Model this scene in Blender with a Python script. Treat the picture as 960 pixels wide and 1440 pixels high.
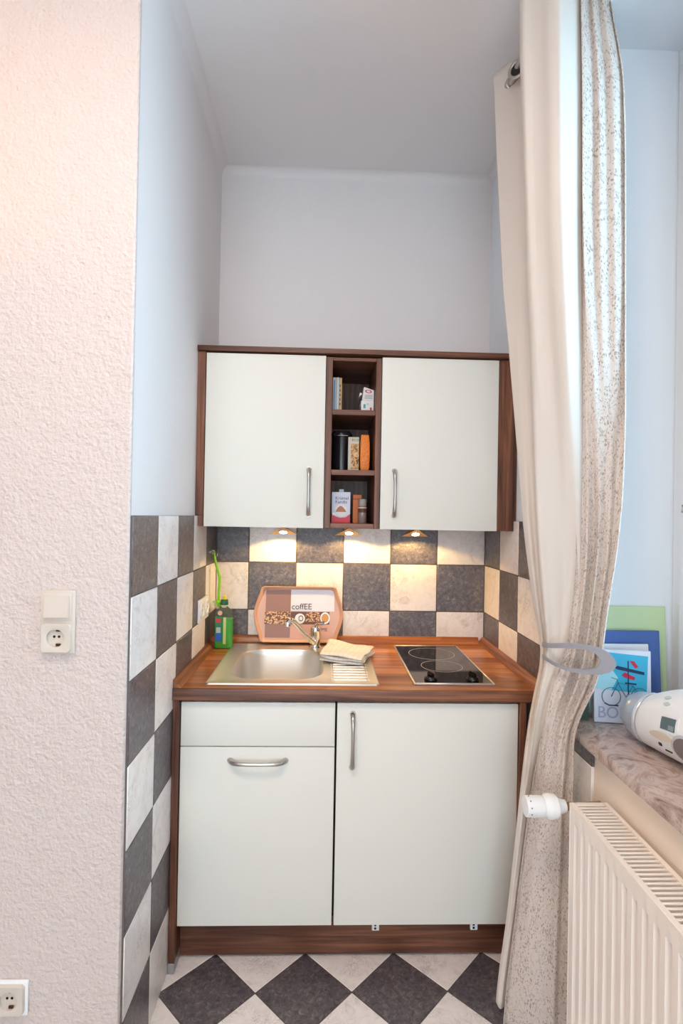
import bpy, bmesh, math, random
import numpy as np
from mathutils import Vector, Matrix
random.seed(7)
for o in list(bpy.data.objects): bpy.data.objects.remove(o)
S = bpy.context.scene
COL = S.collection
# ------------------------------------------------------------------ camera
CX, CY, CZ = .4509, -2.2724, 1.3971
YAW, PITCH, ROLL, FPX = .0321, .0079, .0179, 752.5
def _axes():
    cy, sy = math.cos(YAW), math.sin(YAW)
    f = Vector((sy*math.cos(PITCH), cy*math.cos(PITCH), math.sin(PITCH)))
    r = Vector((cy, -sy, 0)); u = r.cross(f)
    return r*math.cos(ROLL)+u*math.sin(ROLL), -r*math.sin(ROLL)+u*math.cos(ROLL), f
RT, UP, FW = _axes()
cam_d = bpy.data.cameras.new('camera'); cam = bpy.data.objects.new('camera', cam_d); COL.objects.link(cam)
cam_d.sensor_fit = 'VERTICAL'; cam_d.sensor_height = 36; cam_d.lens = FPX*36/1440
cam_d.clip_start = .02
m = Matrix((RT, UP, -FW)).transposed().to_4x4(); m.translation = Vector((CX, CY, CZ)); cam.matrix_world = m
S.camera = cam
def at(px, py, ax, val):
    v = FW + RT*((px-480)/FPX) - UP*((py-720)/FPX); i = 'xyz'.index(ax)
    t = (val-(CX, CY, CZ)[i])/v[i]
    return Vector((CX, CY, CZ)) + v*t
def toimg(p):
    v = Vector(p)-Vector((CX, CY, CZ)); D = v.dot(FW)
    return 480+FPX*v.dot(RT)/D, 720-FPX*v.dot(UP)/D
# ------------------------------------------------------------------ world, daylight, added fill lights, exposure
W = bpy.data.worlds.new('sky'); S.world = W; W.use_nodes = True
bg = W.node_tree.nodes['Background']; bg.inputs[0].default_value = (.54, .80, 1, 1); bg.inputs[1].default_value = 5.6
def area(name, loc, rot, sx, sy, e, col, spread=180):
    l = bpy.data.lights.new(name, 'AREA'); l.shape = 'RECTANGLE'; l.size = sx; l.size_y = sy; l.energy = e; l.color = col
    l.spread = math.radians(spread)
    o = bpy.data.objects.new(name, l); o.location = loc; o.rotation_euler = rot; COL.objects.link(o); return o
area('daylight_alcove_window', (2.12, -1.45, 2.15), (0, math.radians(66), 0), 2.1, 1.7, 46, (.38, .73, 1))
area('side_window_fill', (2.12, -3.4, 2.15), (0, math.radians(66), 0), 2.1, 1.4, 235, (1, .80, .66))  # warm fill added behind the camera, sent through the second side window
area('rear_window_fill', (.1, -5.42, 1.55), (math.radians(72), 0, 0), 2.2, 2.3, 44, (1, .86, .72))  # soft camera-side fill added outside the rear window
area('ceiling_fill_light', (.1, -2.05, 2.80), (0, 0, 0), .5, .5, 26, (1, .82, .70))  # added light that brightens the floor from above
S.view_settings.view_transform = 'Standard'; S.view_settings.look = 'None'
S.view_settings.gamma = 1; S.view_settings.use_curve_mapping = False
S.view_settings.exposure = -0.22
# ------------------------------------------------------------------ materials
def srgb(c):
    return tuple((x/255/12.92 if x/255 <= .04045 else ((x/255+.055)/1.055)**2.4) for x in c)+(1,)
MATS = {}
def mat(name, rgb, rough=.5, metal=0, **k):
    if name in MATS: return MATS[name]
    m = bpy.data.materials.new(name); m.use_nodes = True; MATS[name] = m
    b = m.node_tree.nodes['Principled BSDF']
    b.inputs['Base Color'].default_value = srgb(rgb); b.inputs['Roughness'].default_value = rough; b.inputs['Metallic'].default_value = metal
    for a, v in k.items():
        b.inputs[a].default_value = v
    return m
def N(m, t, **k):
    n = m.node_tree.nodes.new(t)
    for a, v in k.items():
        if hasattr(n, a): setattr(n, a, v)
        else: n.inputs[a].default_value = v
    return n
def L(m, a, b): m.node_tree.links.new(a, b)
def B(m): return m.node_tree.nodes['Principled BSDF']
def pos(m, scale=(1, 1, 1), rot=(0, 0, 0)):
    g = N(m, 'ShaderNodeNewGeometry'); mp = N(m, 'ShaderNodeMapping')
    mp.inputs['Scale'].default_value = scale; mp.inputs['Rotation'].default_value = rot
    L(m, g.outputs['Position'], mp.inputs['Vector']); return mp.outputs[0]
def ramp(m, fac, stops):
    r = N(m, 'ShaderNodeValToRGB'); e = r.color_ramp.elements
    while len(e) < len(stops): e.new(.5)
    for i, (p, c) in enumerate(stops): e[i].position = p; e[i].color = srgb(c)
    L(m, fac, r.inputs[0]); return r.outputs[0]
def bump(m, h, strength=.3, dist=.002):
    b = N(m, 'ShaderNodeBump'); b.inputs['Strength'].default_value = strength; b.inputs['Distance'].default_value = dist
    L(m, h, b.inputs['Height']); L(m, b.outputs[0], B(m).inputs['Normal'])
def noise(m, vec, scale, detail=4, rough=.6, dist=0):
    n = N(m, 'ShaderNodeTexNoise'); n.inputs['Scale'].default_value = scale; n.inputs['Detail'].default_value = detail
    n.inputs['Roughness'].default_value = rough; n.inputs['Distortion'].default_value = dist
    L(m, vec, n.inputs['Vector']); return n.outputs[0]
def mix(m, f, a, b, mode='MIX'):
    x = N(m, 'ShaderNodeMix', data_type='RGBA', blend_type=mode)
    for i, v in ((0, f), (6, a), (7, b)):
        if hasattr(v, 'links') or isinstance(v, bpy.types.NodeSocket): L(m, v, x.inputs[i])
        else: x.inputs[i].default_value = v
    return x.outputs[2]

def plaster(name, rgb, amp=.5, dist=.0025, sc=170):
    m = mat(name, rgb, .75)
    p = pos(m); n = noise(m, p, sc, 3, .55); n2 = noise(m, p, sc*.35, 2, .5)
    a = N(m, 'ShaderNodeMath', operation='ADD'); L(m, n, a.inputs[0]); L(m, n2, a.inputs[1])
    bump(m, a.outputs[0], amp, dist); return m
M_WALL = plaster('wall_paint', (236, 230, 228), .25, .002)
M_CHIP = plaster('woodchip_wallpaper', (210, 196, 190), .9, .006, 110)
M_CEIL = plaster('ceiling_paint', (243, 238, 236), .15, .002)
def wood(name, dark, mid, lite, axis, rough=.35, planks=False, coat=0):
    m = mat(name, mid, rough)
    s = [55, 55, 55]; s['xyz'.index(axis)] = 2.2
    p = pos(m, tuple(s)); n = noise(m, p, 1, 6, .62, .6)
    s2 = [9, 9, 9]; s2['xyz'.index(axis)] = .55
    n2 = noise(m, pos(m, tuple(s2)), 1, 3, .55, 1.3)
    c1 = ramp(m, n, [(.32, dark), (.52, mid), (.7, lite)])
    c2 = ramp(m, n2, [(.35, (165, 150, 140)), (.62, (255, 250, 245))])
    c = mix(m, .75, c1, c2, 'MULTIPLY')
    if planks:
        s3 = [.9, 16, 0]; vz = N(m, 'ShaderNodeTexVoronoi', feature='F1'); L(m, pos(m, (1.6, 14, 0)), vz.inputs['Vector'])
        vz.inputs['Scale'].default_value = 1; vz.inputs['Randomness'].default_value = .35
        sep = N(m, 'ShaderNodeSeparateColor'); L(m, vz.outputs['Color'], sep.inputs[0])
        c3 = ramp(m, sep.outputs[0], [(.1, (190, 165, 145)), (.5, (225, 208, 190)), (.9, (255, 250, 240))])
        c = mix(m, .8, c, c3, 'MULTIPLY')
    L(m, c, B(m).inputs['Base Color']); bump(m, n, .08, .001)
    if coat: B(m).inputs['Coat Weight'].default_value = coat
    return m
M_WV = wood('walnut_vertical', (80, 48, 36), (126, 80, 58), (160, 108, 82), 'z', .42)
M_WH = wood('walnut_horizontal', (78, 46, 34), (124, 78, 57), (158, 106, 80), 'x', .42)
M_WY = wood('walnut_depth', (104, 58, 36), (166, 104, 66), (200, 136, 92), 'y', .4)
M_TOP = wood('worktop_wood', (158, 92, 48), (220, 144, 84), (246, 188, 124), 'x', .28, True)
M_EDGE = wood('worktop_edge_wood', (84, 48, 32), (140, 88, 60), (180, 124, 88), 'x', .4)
M_DARK = mat('cabinet_gap_dark', (26, 18, 16), .8)
M_DOOR = mat('cream_lacquer', (233, 231, 222), .55)
def tile_dark(name='slate_tile'):
    m = mat(name, (80, 74, 78), .30, IOR=1.75); p = pos(m)
    n = noise(m, p, 62, 7, .8, .7); n2 = noise(m, p, 11, 3, .6, .8)
    c = ramp(m, n, [(.32, (50, 44, 48)), (.46, (92, 85, 90)), (.56, (120, 112, 114)), (.70, (176, 166, 162))])
    c2 = ramp(m, n2, [(.3, (190, 186, 200)), (.7, (255, 250, 240))])
    L(m, mix(m, .8, c, c2, 'MULTIPLY'), B(m).inputs['Base Color'])
    n3 = noise(m, p, 130, 4, .7, 1); bump(m, n3, .55, .003)
    return m
def tile_lite(name='marble_tile'):
    m = mat(name, (222, 214, 208), .3); p = pos(m)
    n = noise(m, p, 14, 7, .7, 2.2)
    c = ramp(m, n, [(.28, (214, 203, 197)), (.42, (240, 231, 225)), (.60, (248, 240, 235)), (.80, (240, 230, 223))])
    # thin hair veins
    v = noise(m, p, 24, 5, .7, 3.0)
    a = N(m, 'ShaderNodeMath', operation='SUBTRACT'); L(m, v, a.inputs[0]); a.inputs[1].default_value = .5
    b = N(m, 'ShaderNodeMath', operation='ABSOLUTE'); L(m, a.outputs[0], b.inputs[0])
    n4 = noise(m, p, 11, 2, .5)
    g = N(m, 'ShaderNodeMath', operation='MULTIPLY_ADD'); L(m, n4, g.inputs[0]); g.inputs[1].default_value = .10; g.inputs[2].default_value = -.046
    h = N(m, 'ShaderNodeMath', operation='LESS_THAN'); L(m, b.outputs[0], h.inputs[0]); L(m, g.outputs[0], h.inputs[1])
    h2 = N(m, 'ShaderNodeMath', operation='MULTIPLY'); L(m, h.outputs[0], h2.inputs[0]); h2.inputs[1].default_value = .45
    L(m, mix(m, h2.outputs[0], c, srgb((150, 138, 134))), B(m).inputs['Base Color'])
    bump(m, n, .2, .002); return m
M_TD, M_TL = tile_dark(), tile_lite()
M_GR = mat('grout', (104, 92, 88), .85)
M_STEEL = mat('brushed_steel', (232, 228, 222), .36, 1)
M_CHROME = mat('chrome', (232, 230, 228), .07, 1)
M_NICKEL = mat('satin_nickel', (190, 184, 178), .3, 1)
M_BLKGL = mat('black_glass', (20, 16, 16), .06)
M_BLK = mat('black_plastic', (14, 13, 14), .2)
M_WHITE = mat('white_enamel', (246, 236, 226), .35)
M_WPL = mat('white_plastic', (238, 238, 238), .35)
M_CRPL = mat('cream_plastic', (208, 196, 184), .4)
M_RING = mat('burner_print', (205, 195, 190), .5)
M_TXT = mat('dark_print', (62, 56, 66), .6)
def stone():
    m = mat('sill_stone', (170, 140, 124), .16); p = pos(m)
    n = noise(m, pos(m, (1, .7, 1)), 13, 8, .72, 2.6)
    c = ramp(m, n, [(.3, (112, 88, 80)), (.45, (176, 150, 140)), (.56, (208, 188, 178)), (.68, (168, 142, 130)), (.8, (226, 214, 208))])
    L(m, c, B(m).inputs['Base Color']); return m
M_STONE = stone()
# ------------------------------------------------------------------ mesh helpers
ORG = {}
def origin(o): return ORG.get(o.name, Vector((0, 0, 0)))
class MB:
    def __init__(s): s.bm = bmesh.new()
    def _v(s, pts): return [s.bm.verts.new(p) for p in pts]
    def box(s, x0, x1, y0, y1, z0, z1, bev=0, mi=0, seg=1):
        t = bmesh.new(); bmesh.ops.create_cube(t, size=1)
        for v in t.verts: v.co = Vector((x0+(v.co.x+.5)*(x1-x0), y0+(v.co.y+.5)*(y1-y0), z0+(v.co.z+.5)*(z1-z0)))
        if bev: bmesh.ops.bevel(t, geom=t.edges[:], offset=bev, segments=seg, affect='EDGES', profile=.6)
        return s.add(t, mi)
    def add(s, t, mi=0, M=None):
        if M is not None: bmesh.ops.transform(t, matrix=M, verts=t.verts)
        mp = {v: s.bm.verts.new(v.co) for v in t.verts}
        for f in t.faces:
            try:
                nf = s.bm.faces.new([mp[v] for v in f.verts]); nf.material_index = mi; nf.smooth = f.smooth
            except ValueError: pass
        t.free(); return s
    def prism(s, pts, vec, mi=0, bev=0):
        t = bmesh.new(); a = [t.verts.new(p) for p in pts]; vec = Vector(vec)
        b = [t.verts.new(Vector(p)+vec) for p in pts]; n = len(pts)
        t.faces.new(a); t.faces.new(b[::-1])
        for i in range(n): t.faces.new((a[i], b[i], b[(i+1) % n], a[(i+1) % n]))
        bmesh.ops.recalc_face_normals(t, faces=t.faces)
        if bev: bmesh.ops.bevel(t, geom=t.edges[:], offset=bev, segments=2, affect='EDGES')
        return s.add(t, mi)
    def loft(s, loops, mi=0, cap0=False, cap1=False, smooth=True, closed=True):
        vs = [s._v(l) for l in loops]; n = len(loops[0])
        for a, b in zip(vs, vs[1:]):
            for i in range(n if closed else n-1):
                f = s.bm.faces.new((a[i], a[(i+1) % n], b[(i+1) % n], b[i])); f.smooth = smooth; f.material_index = mi
        if cap0: f = s.bm.faces.new(vs[0][::-1]); f.material_index = mi
        if cap1: f = s.bm.faces.new(vs[-1]); f.material_index = mi
        return s
    def tube(s, path, rad, seg=12, mi=0, caps=True, flat=1, ref=None):
        path = [Vector(p) for p in path]; n = len(path)
        if not hasattr(rad, '__len__'): rad = [rad]*n
        loops = []; prev = None
        for i, p in enumerate(path):
            t = (path[min(i+1, n-1)]-path[max(i-1, 0)]).normalized()
            if ref is not None: a = Vector(ref)
            else: a = prev if prev is not None else (Vector((0, 0, 1)) if abs(t.z) < .9 else Vector((1, 0, 0)))
            a = (a-t*a.dot(t)).normalized(); prev = a; b = t.cross(a)
            loops.append([p+a*math.cos(2*math.pi*k/seg)*rad[i]*flat+b*math.sin(2*math.pi*k/seg)*rad[i] for k in range(seg)])
        return s.loft(loops, mi, caps, caps)
    def lathe(s, prof, c, axis=(0, 0, 1), seg=32, mi=0, caps=True):
        ax = Vector(axis).normalized(); a = Vector((1, 0, 0)) if abs(ax.x) < .9 else Vector((0, 1, 0))
        a = (a-ax*a.dot(ax)).normalized(); b = ax.cross(a); c = Vector(c)
        loops = [[c+ax*h+(a*math.cos(2*math.pi*k/seg)+b*math.sin(2*math.pi*k/seg))*r for k in range(seg)] for r, h in prof]
        return s.loft(loops, mi, caps, caps)
    def build(s, name, mats, parent=None, smooth=None, **tags):
        bm = s.bm; bmesh.ops.recalc_face_normals(bm, faces=bm.faces)
        if smooth is not None:
            for f in bm.faces: f.smooth = smooth
        me = bpy.data.meshes.new(name)
        co = [v.co for v in bm.verts]
        if parent is None:
            lo = [min(c[i] for c in co) for i in range(3)]; hi = [max(c[i] for c in co) for i in range(3)]
            O = Vector(((lo[0]+hi[0])/2, (lo[1]+hi[1])/2, lo[2])); base = Vector((0, 0, 0))
        else:
            O = origin(parent); base = O
        for v in bm.verts: v.co -= O
        bm.to_mesh(me); bm.free()
        o = bpy.data.objects.new(name, me); COL.objects.link(o)
        for mm in (mats if isinstance(mats, (list, tuple)) else [mats]): me.materials.append(mm)
        if parent is None: o.location = O
        else: o.parent = parent
        ORG[o.name] = O
        for k, v in tags.items(): o[k] = v
        try:
            me.set_sharp_from_angle(angle=math.radians(38))
        except Exception: pass
        return o
def thing(name, loc, label, cat, group=None):
    o = bpy.data.objects.new(name, None); COL.objects.link(o); o.location = loc; o.empty_display_size = .05
    ORG[o.name] = Vector(loc); o['label'] = label; o['category'] = cat
    if group: o['group'] = group
    return o
def struct(mb, name, mats): return mb.build(name, mats, None, kind='structure')
def rrect(x0, x1, y0, y1, z, r, n=6):
    pts = []
    for cx, cy, a0 in ((x1-r, y1-r, 0), (x0+r, y1-r, 90), (x0+r, y0+r, 180), (x1-r, y0+r, 270)):
        for k in range(n+1):
            a = math.radians(a0+90*k/n); pts.append(Vector((cx+r*math.cos(a), cy+r*math.sin(a), z)))
    return pts
def text(name, s, o, right, up, size, material, parent, depth=.0006, align='LEFT', font_x=1.0):
    c = bpy.data.curves.new(name, 'FONT'); c.body = s; c.size = size; c.extrude = depth; c.align_x = align; c.resolution_u = 3
    t = bpy.data.objects.new(name+'_tmp', c); COL.objects.link(t)
    dg = bpy.context.evaluated_depsgraph_get(); me = bpy.data.meshes.new_from_object(t.evaluated_get(dg))
    bpy.data.objects.remove(t)
    r = Vector(right).normalized(); u = Vector(up); u = (u-r*u.dot(r)).normalized(); n = r.cross(u); O = origin(parent)
    o = Vector(o)
    for v in me.vertices: v.co = o+r*v.co.x*font_x+u*v.co.y+n*v.co.z-O
    me.materials.clear(); me.materials.append(material)
    ob = bpy.data.objects.new(name, me); ob.parent = parent; COL.objects.link(ob); return ob
# ------------------------------------------------------------------ room
XW, ZC = 1.15, 2.87
f = MB()   # floor: diagonal chequer
f.box(-2.6, 1.7, -4.8, .05, -.06, -.0015, mi=2)
dd = .2828427; h = dd/2-.0022
for i in range(-11, 5):
    for j in range(-1, 16):
        for k in (0, 1):
            cx = .1332+i*dd+k*dd/2; cy = -.6914-j*dd+k*dd/2
            if cx < -2.3 or cx > 1.35 or cy < -4.6 or cy > .0: continue
            f.prism([(cx-h, cy, -.004), (cx, cy-h, -.004), (cx+h, cy, -.004), (cx, cy+h, -.004)], (0, 0, .004), mi=1-k if False else k, bev=.0011)
struct(f, 'floor', [M_TD, M_TL, M_GR])
b = MB().box(-.25, 1.7, .0101, .2, 0, ZC); struct(b, 'wall_back', M_WALL)
b = MB().box(-.4, -.01, -.985, .2, 0, ZC); struct(b, 'wall_left', M_WALL)
b = MB().box(-2.6, -.006, -1.0, -.985, 0, ZC, bev=.004); struct(b, 'wall_left_front', M_CHIP)
b = MB().box(-2.75, -2.6, -4.8, -.985, 0, ZC); struct(b, 'wall_far_left', M_WALL)
b = MB(); b.box(-2.75, -.95, -4.95, -4.8, 0, ZC); b.box(1.15, 1.75, -4.95, -4.8, 0, ZC); b.box(-.95, 1.15, -4.95, -4.8, 0, .06); b.box(-.95, 1.15, -4.95, -4.8, 2.35, ZC); struct(b, 'wall_rear', M_WALL)
b = MB().box(-2.75, 1.75, -4.95, .2, ZC, ZC+.1); struct(b, 'ceiling', M_CEIL)
RY0, RY1, RZ0, RZ1 = -1.96, -.76, .82, 2.765
b = MB()
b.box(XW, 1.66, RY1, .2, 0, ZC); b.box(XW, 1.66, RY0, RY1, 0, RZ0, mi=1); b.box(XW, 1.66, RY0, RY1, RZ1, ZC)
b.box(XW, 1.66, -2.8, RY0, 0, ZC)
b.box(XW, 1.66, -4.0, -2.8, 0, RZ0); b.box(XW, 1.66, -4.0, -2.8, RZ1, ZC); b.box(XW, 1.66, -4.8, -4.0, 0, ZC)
struct(b, 'wall_right', [plaster('window_wall_cool_lit', (238, 243, 248), .25, .002), plaster('undersill_warm_lit', (244, 226, 208), .25, .002)])  # bluish daylight and warm light under the sill put into the paint colours
# soft plaster cove where alcove walls meet the ceiling
def cove(p0, p1, inw, r=.035):
    p0, p1, inw = Vector(p0), Vector(p1), Vector(inw); c = []
    for k in range(9):
        a = math.pi/2*k/8; c.append(inw*(r-r*math.sin(a))+Vector((0, 0, -(r-r*math.cos(a)))))
    c.append(Vector((0, 0, .005)) - inw*.005)
    m = MB(); m.loft([[p0+q for q in c], [p1+q for q in c]], smooth=True, cap0=True, cap1=True); return m
struct(cove((-.01, .0101, ZC), (XW, .0101, ZC), (0, -1, 0)), 'trim_1', M_WALL)
struct(cove((-.01, -.985, ZC), (-.01, .0101, ZC), (1, 0, 0), .035), 'trim_2', M_WALL)
struct(cove((XW, -.76, ZC), (XW, .0101, ZC), (-1, 0, 0)), 'trim_3', M_WALL)
# wall tiling
ZR = [1.391, 1.197, .997, .797, .597, .397, .197, .0]
def tiling(name, plane, edges, start_dark, inward, stop=None):
    m = MB(); G = .0016
    def bx(a0, a1, z0, z1, d0, d1, mi, bev):
        if plane == 'y': m.box(a0, a1, min(d0, d1), max(d0, d1), z0, z1, bev, mi)
        else: m.box(min(d0, d1), max(d0, d1), a0, a1, z0, z1, bev, mi)
    d_wall, d_face = inward
    lo, hi = min(edges[0], edges[-1]), max(edges[0], edges[-1])
    dg = d_wall+(d_face-d_wall)*.82
    if stop is None: bx(lo, hi, 0, ZR[0]-.001, d_wall, dg, 2, 0)
    else:
        bx(stop, hi, 0, ZR[0]-.001, d_wall, dg, 2, 0); bx(lo+.004, stop, 0, .8195, d_wall, dg, 2, 0)
    for i in range(len(edges)-1):
        for r in range(len(ZR)-1):
            a0, a1 = sorted((edges[i], edges[i+1]))
            zt = ZR[r]
            if stop is not None and a0 < stop:
                if ZR[r+1] > .81:
                    if a1 > stop+.01: a0 = stop
                    else: continue
                else: zt = min(zt, .8215)
            zb = ZR[r+1]
            if stop is not None and i == len(edges)-2:
                if r == 2: zb = .772
                if r == 3: zt = .772
            dark = (i+r+(0 if start_dark else 1)) % 2 == 0
            bx(a0+G, a1-G, zb+G, zt-G, d_wall+(d_face-d_wall)*.03, d_face, 0 if dark else 1, .0016)
    return struct(m, name, [M_TD, M_TL, M_GR])
tiling('trim_4', 'y', [0.0, .136, .336, .536, .736, .936, 1.141], True, (.0101, 0.0))
tiling('trim_5', 'x', [0.0, -.193, -.393, -.593, -.793, -.993], True, (-.0101, 0.0))
tiling('trim_6', 'x', [0.0, -.193, -.393, -.593, -.793, -.93], True, (XW+.0001, 1.141), -.7602)
# window: frame, sash, panes
def window(name, y0, y1):
    m = MB(); x0, x1 = 1.455, 1.53
    z0, z1 = RZ0+.03, RZ1
    w = .07
    m.box(x0, x1, y0, y0+w, z0, z1, .004); m.box(x0, x1, y1-w, y1, z0, z1, .004)
    m.box(x0, x1, y0+w, y1-w, z0, z0+w, .004); m.box(x0, x1, y0+w, y1-w, z1-w, z1, .004)
    fr = struct(m, name, M_WPL)
    ym = (y0+y1)/2
    for a, c in ((y0+w-.012, ym), (ym, y1-w+.012)):
        for za, zb in ((z0+w-.012, z1-w+.012),):
            q = MB(); s = .07; xx0, xx1 = 1.435, 1.50
            q.box(xx0, xx1, a, a+s, za, zb, .005); q.box(xx0, xx1, c-s, c, za, zb, .005)
            q.box(xx0, xx1, a+s, c-s, za, za+s, .005); q.box(xx0, xx1, a+s, c-s, zb-s, zb, .005)
            sh = q.build('window_sash', M_WPL, fr)
            g = MB().box(1.466, 1.47, a+s-.004, c-s+.004, za+s-.004, zb-s+.004); g.build('window_pane', M_GLASS, sh)
    return fr
def glass():
    m = bpy.data.materials.new('window_glass'); m.use_nodes = True; nt = m.node_tree; nt.nodes.clear()
    o = nt.nodes.new('ShaderNodeOutputMaterial'); t = nt.nodes.new('ShaderNodeBsdfTransparent'); g = nt.nodes.new('ShaderNodeBsdfGlossy')
    g.inputs['Roughness'].default_value = .02; x = nt.nodes.new('ShaderNodeMixShader'); fr = nt.nodes.new('ShaderNodeFresnel')
    nt.links.new(fr.outputs[0], x.inputs[0]); nt.links.new(t.outputs[0], x.inputs[1]); nt.links.new(g.outputs[0], x.inputs[2]); nt.links.new(x.outputs[0], o.inputs[0]); return m
M_GLASS = glass()
w1 = window('window_1', RY0, RY1); w2 = window('fill_window_side', -4.0, -2.8)  # second window is unseen, added to let in side fill
m = MB(); m.box(-.95, -.88, -4.93, -4.86, .06, 2.35, .004); m.box(1.08, 1.15, -4.93, -4.86, .06, 2.35, .004); m.box(-.88, 1.08, -4.93, -4.86, .06, .13, .004); m.box(-.88, 1.08, -4.93, -4.86, 2.28, 2.35, .004); m.box(.06, .14, -4.93, -4.86, .13, 2.28, .004)
w3 = struct(m, 'fill_window_rear', M_WPL)  # unseen rear window, added to carry fill onto the cabinet fronts
for a, c in ((-.885, .065), (.135, 1.085)): MB().box(a, c, -4.90, -4.896, .125, 2.285).build('window_pane', M_GLASS, w3)
MB().lathe([(.006, 0), (.009, .004), (.009, .05), (.006, .056)], (1.447, -.828, 2.17), seg=14).build('window_hinge', M_WPL, w1)
p = at(968, 716, 'x', 1.428)
MB().tube([(1.434, p.y, p.z+.012), (1.41, p.y, p.z+.010), (1.408, p.y-.002, p.z-.008), (1.432, p.y, p.z-.012)], .0025, 8).build('window_catch', M_NICKEL, w1)
# ------------------------------------------------------------------ window sill
sl = MB(); sl.box(1.12, 1.455, RY0-.02, RY1-.0005, .8205, .849, .0035, seg=2)
sl.box(1.12, 1.149, RY1-.0005, -.735, .8205, .849, .0035, seg=2)
o = sl.build('window_sill', M_STONE); o['label'] = 'polished brown veined stone sill below the window, above the radiator'; o['category'] = 'window sill'
# ------------------------------------------------------------------ wall cabinet
UZ0, UZ1, UF = 1.3536, 1.9777, -.35
uc = thing('wall_cabinet', (.56, 0, UZ0), 'walnut wall cabinet with two cream doors and an open middle niche', 'cabinet')
MB().box(-.0095, .0185, UF, .009, 1.392, UZ1+.0, .001).box(.001, .0185, UF, -.0005, UZ0, 1.392, .001).build('side_panel', M_WV, uc)
MB().box(1.079, 1.1095, -.344, .009, UZ0, UZ1, .001).box(1.1095, 1.1405, -.344, -.325, UZ0, UZ1-.0, .001).box(1.1405, 1.1495, -.344, -.325, 1.392, UZ1, .001).build('filler_panel', M_WV, uc)
MB().box(-.0095, 1.1495, -.363, .0095, UZ1+.0015, UZ1+.0195, .003, seg=2).build('cornice', M_WH, uc)
MB().box(.0190, .4485, -.327, -.001, UZ0+.001, UZ1-.001).box(.6500, 1.0785, -.327, -.001, UZ0+.001, UZ1-.001).build('carcass', M_WH, uc)
for x0, x1 in ((.4493, .4725), (.6295, .6492)):
    MB().box(x0, x1, UF, -.001, UZ0, UZ1-.008, .001).build('divider', M_WV, uc)
MB().box(.4727, .6293, UF+.001, -.001, 1.957, 1.9695, .001).build('top_panel', M_WH, uc)
MB().box(.4727, .6293, UF+.001, -.001, UZ0, 1.3715, .001).build('bottom_panel', M_WH, uc)
for z0, z1 in ((1.7625, 1.7815), (1.5455, 1.5645)):
    MB().box(.4727, .6293, UF+.002, -.02, z0, z1, .001).build('shelf', M_WH, uc)
MB().box(.4727, .6293, -.02, -.002, 1.3717, 1.9568).build('back_panel', M_WV, uc)
def bow_handle(c, axis, length, out, parent, label=None):
    """bow pull: ends on the door face at c±length/2 along axis, bulging towards -y"""
    m = MB(); c = Vector(c); ax = Vector(axis); o = Vector((0, -1, 0)); pts = []; rr = []
    n = 22; H = length/2
    for i in range(n+1):
        t = -1+2*i/n; e = 1-abs(t)**5
        pts.append(c+ax*(t*H)*(.97+.03*(1-abs(t)))+o*(out*(.10+.9*(e**.55))+.006*(1-t*t))-o*.0)
        rr.append(.0052+.0032*abs(t)**2.2)
    pts[0] = c-ax*H*.985; pts[-1] = c+ax*H*.985
    m.tube(pts, rr, 12, flat=1.0)
    for sgn in (-1, 1):
        m.lathe([(.0085, 0), (.0092, .002), (.008, .006)], c+ax*H*.985*sgn, (0, -1, 0), 16)
    return m.build('handle', M_NICKEL, parent, label='satin nickel bow handle')
for x0, x1, hx in ((.0212, .4476, .3935), (.6515, 1.0768, .701)):
    d = MB().box(x0, x1, UF, -.331, UZ0-.001, UZ1-.004, .0015, seg=2).build('door', M_DOOR, uc, label='cream door')
    bow_handle((hx, UF, 1.482), (0, 0, 1), .168, .022, d)
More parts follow.
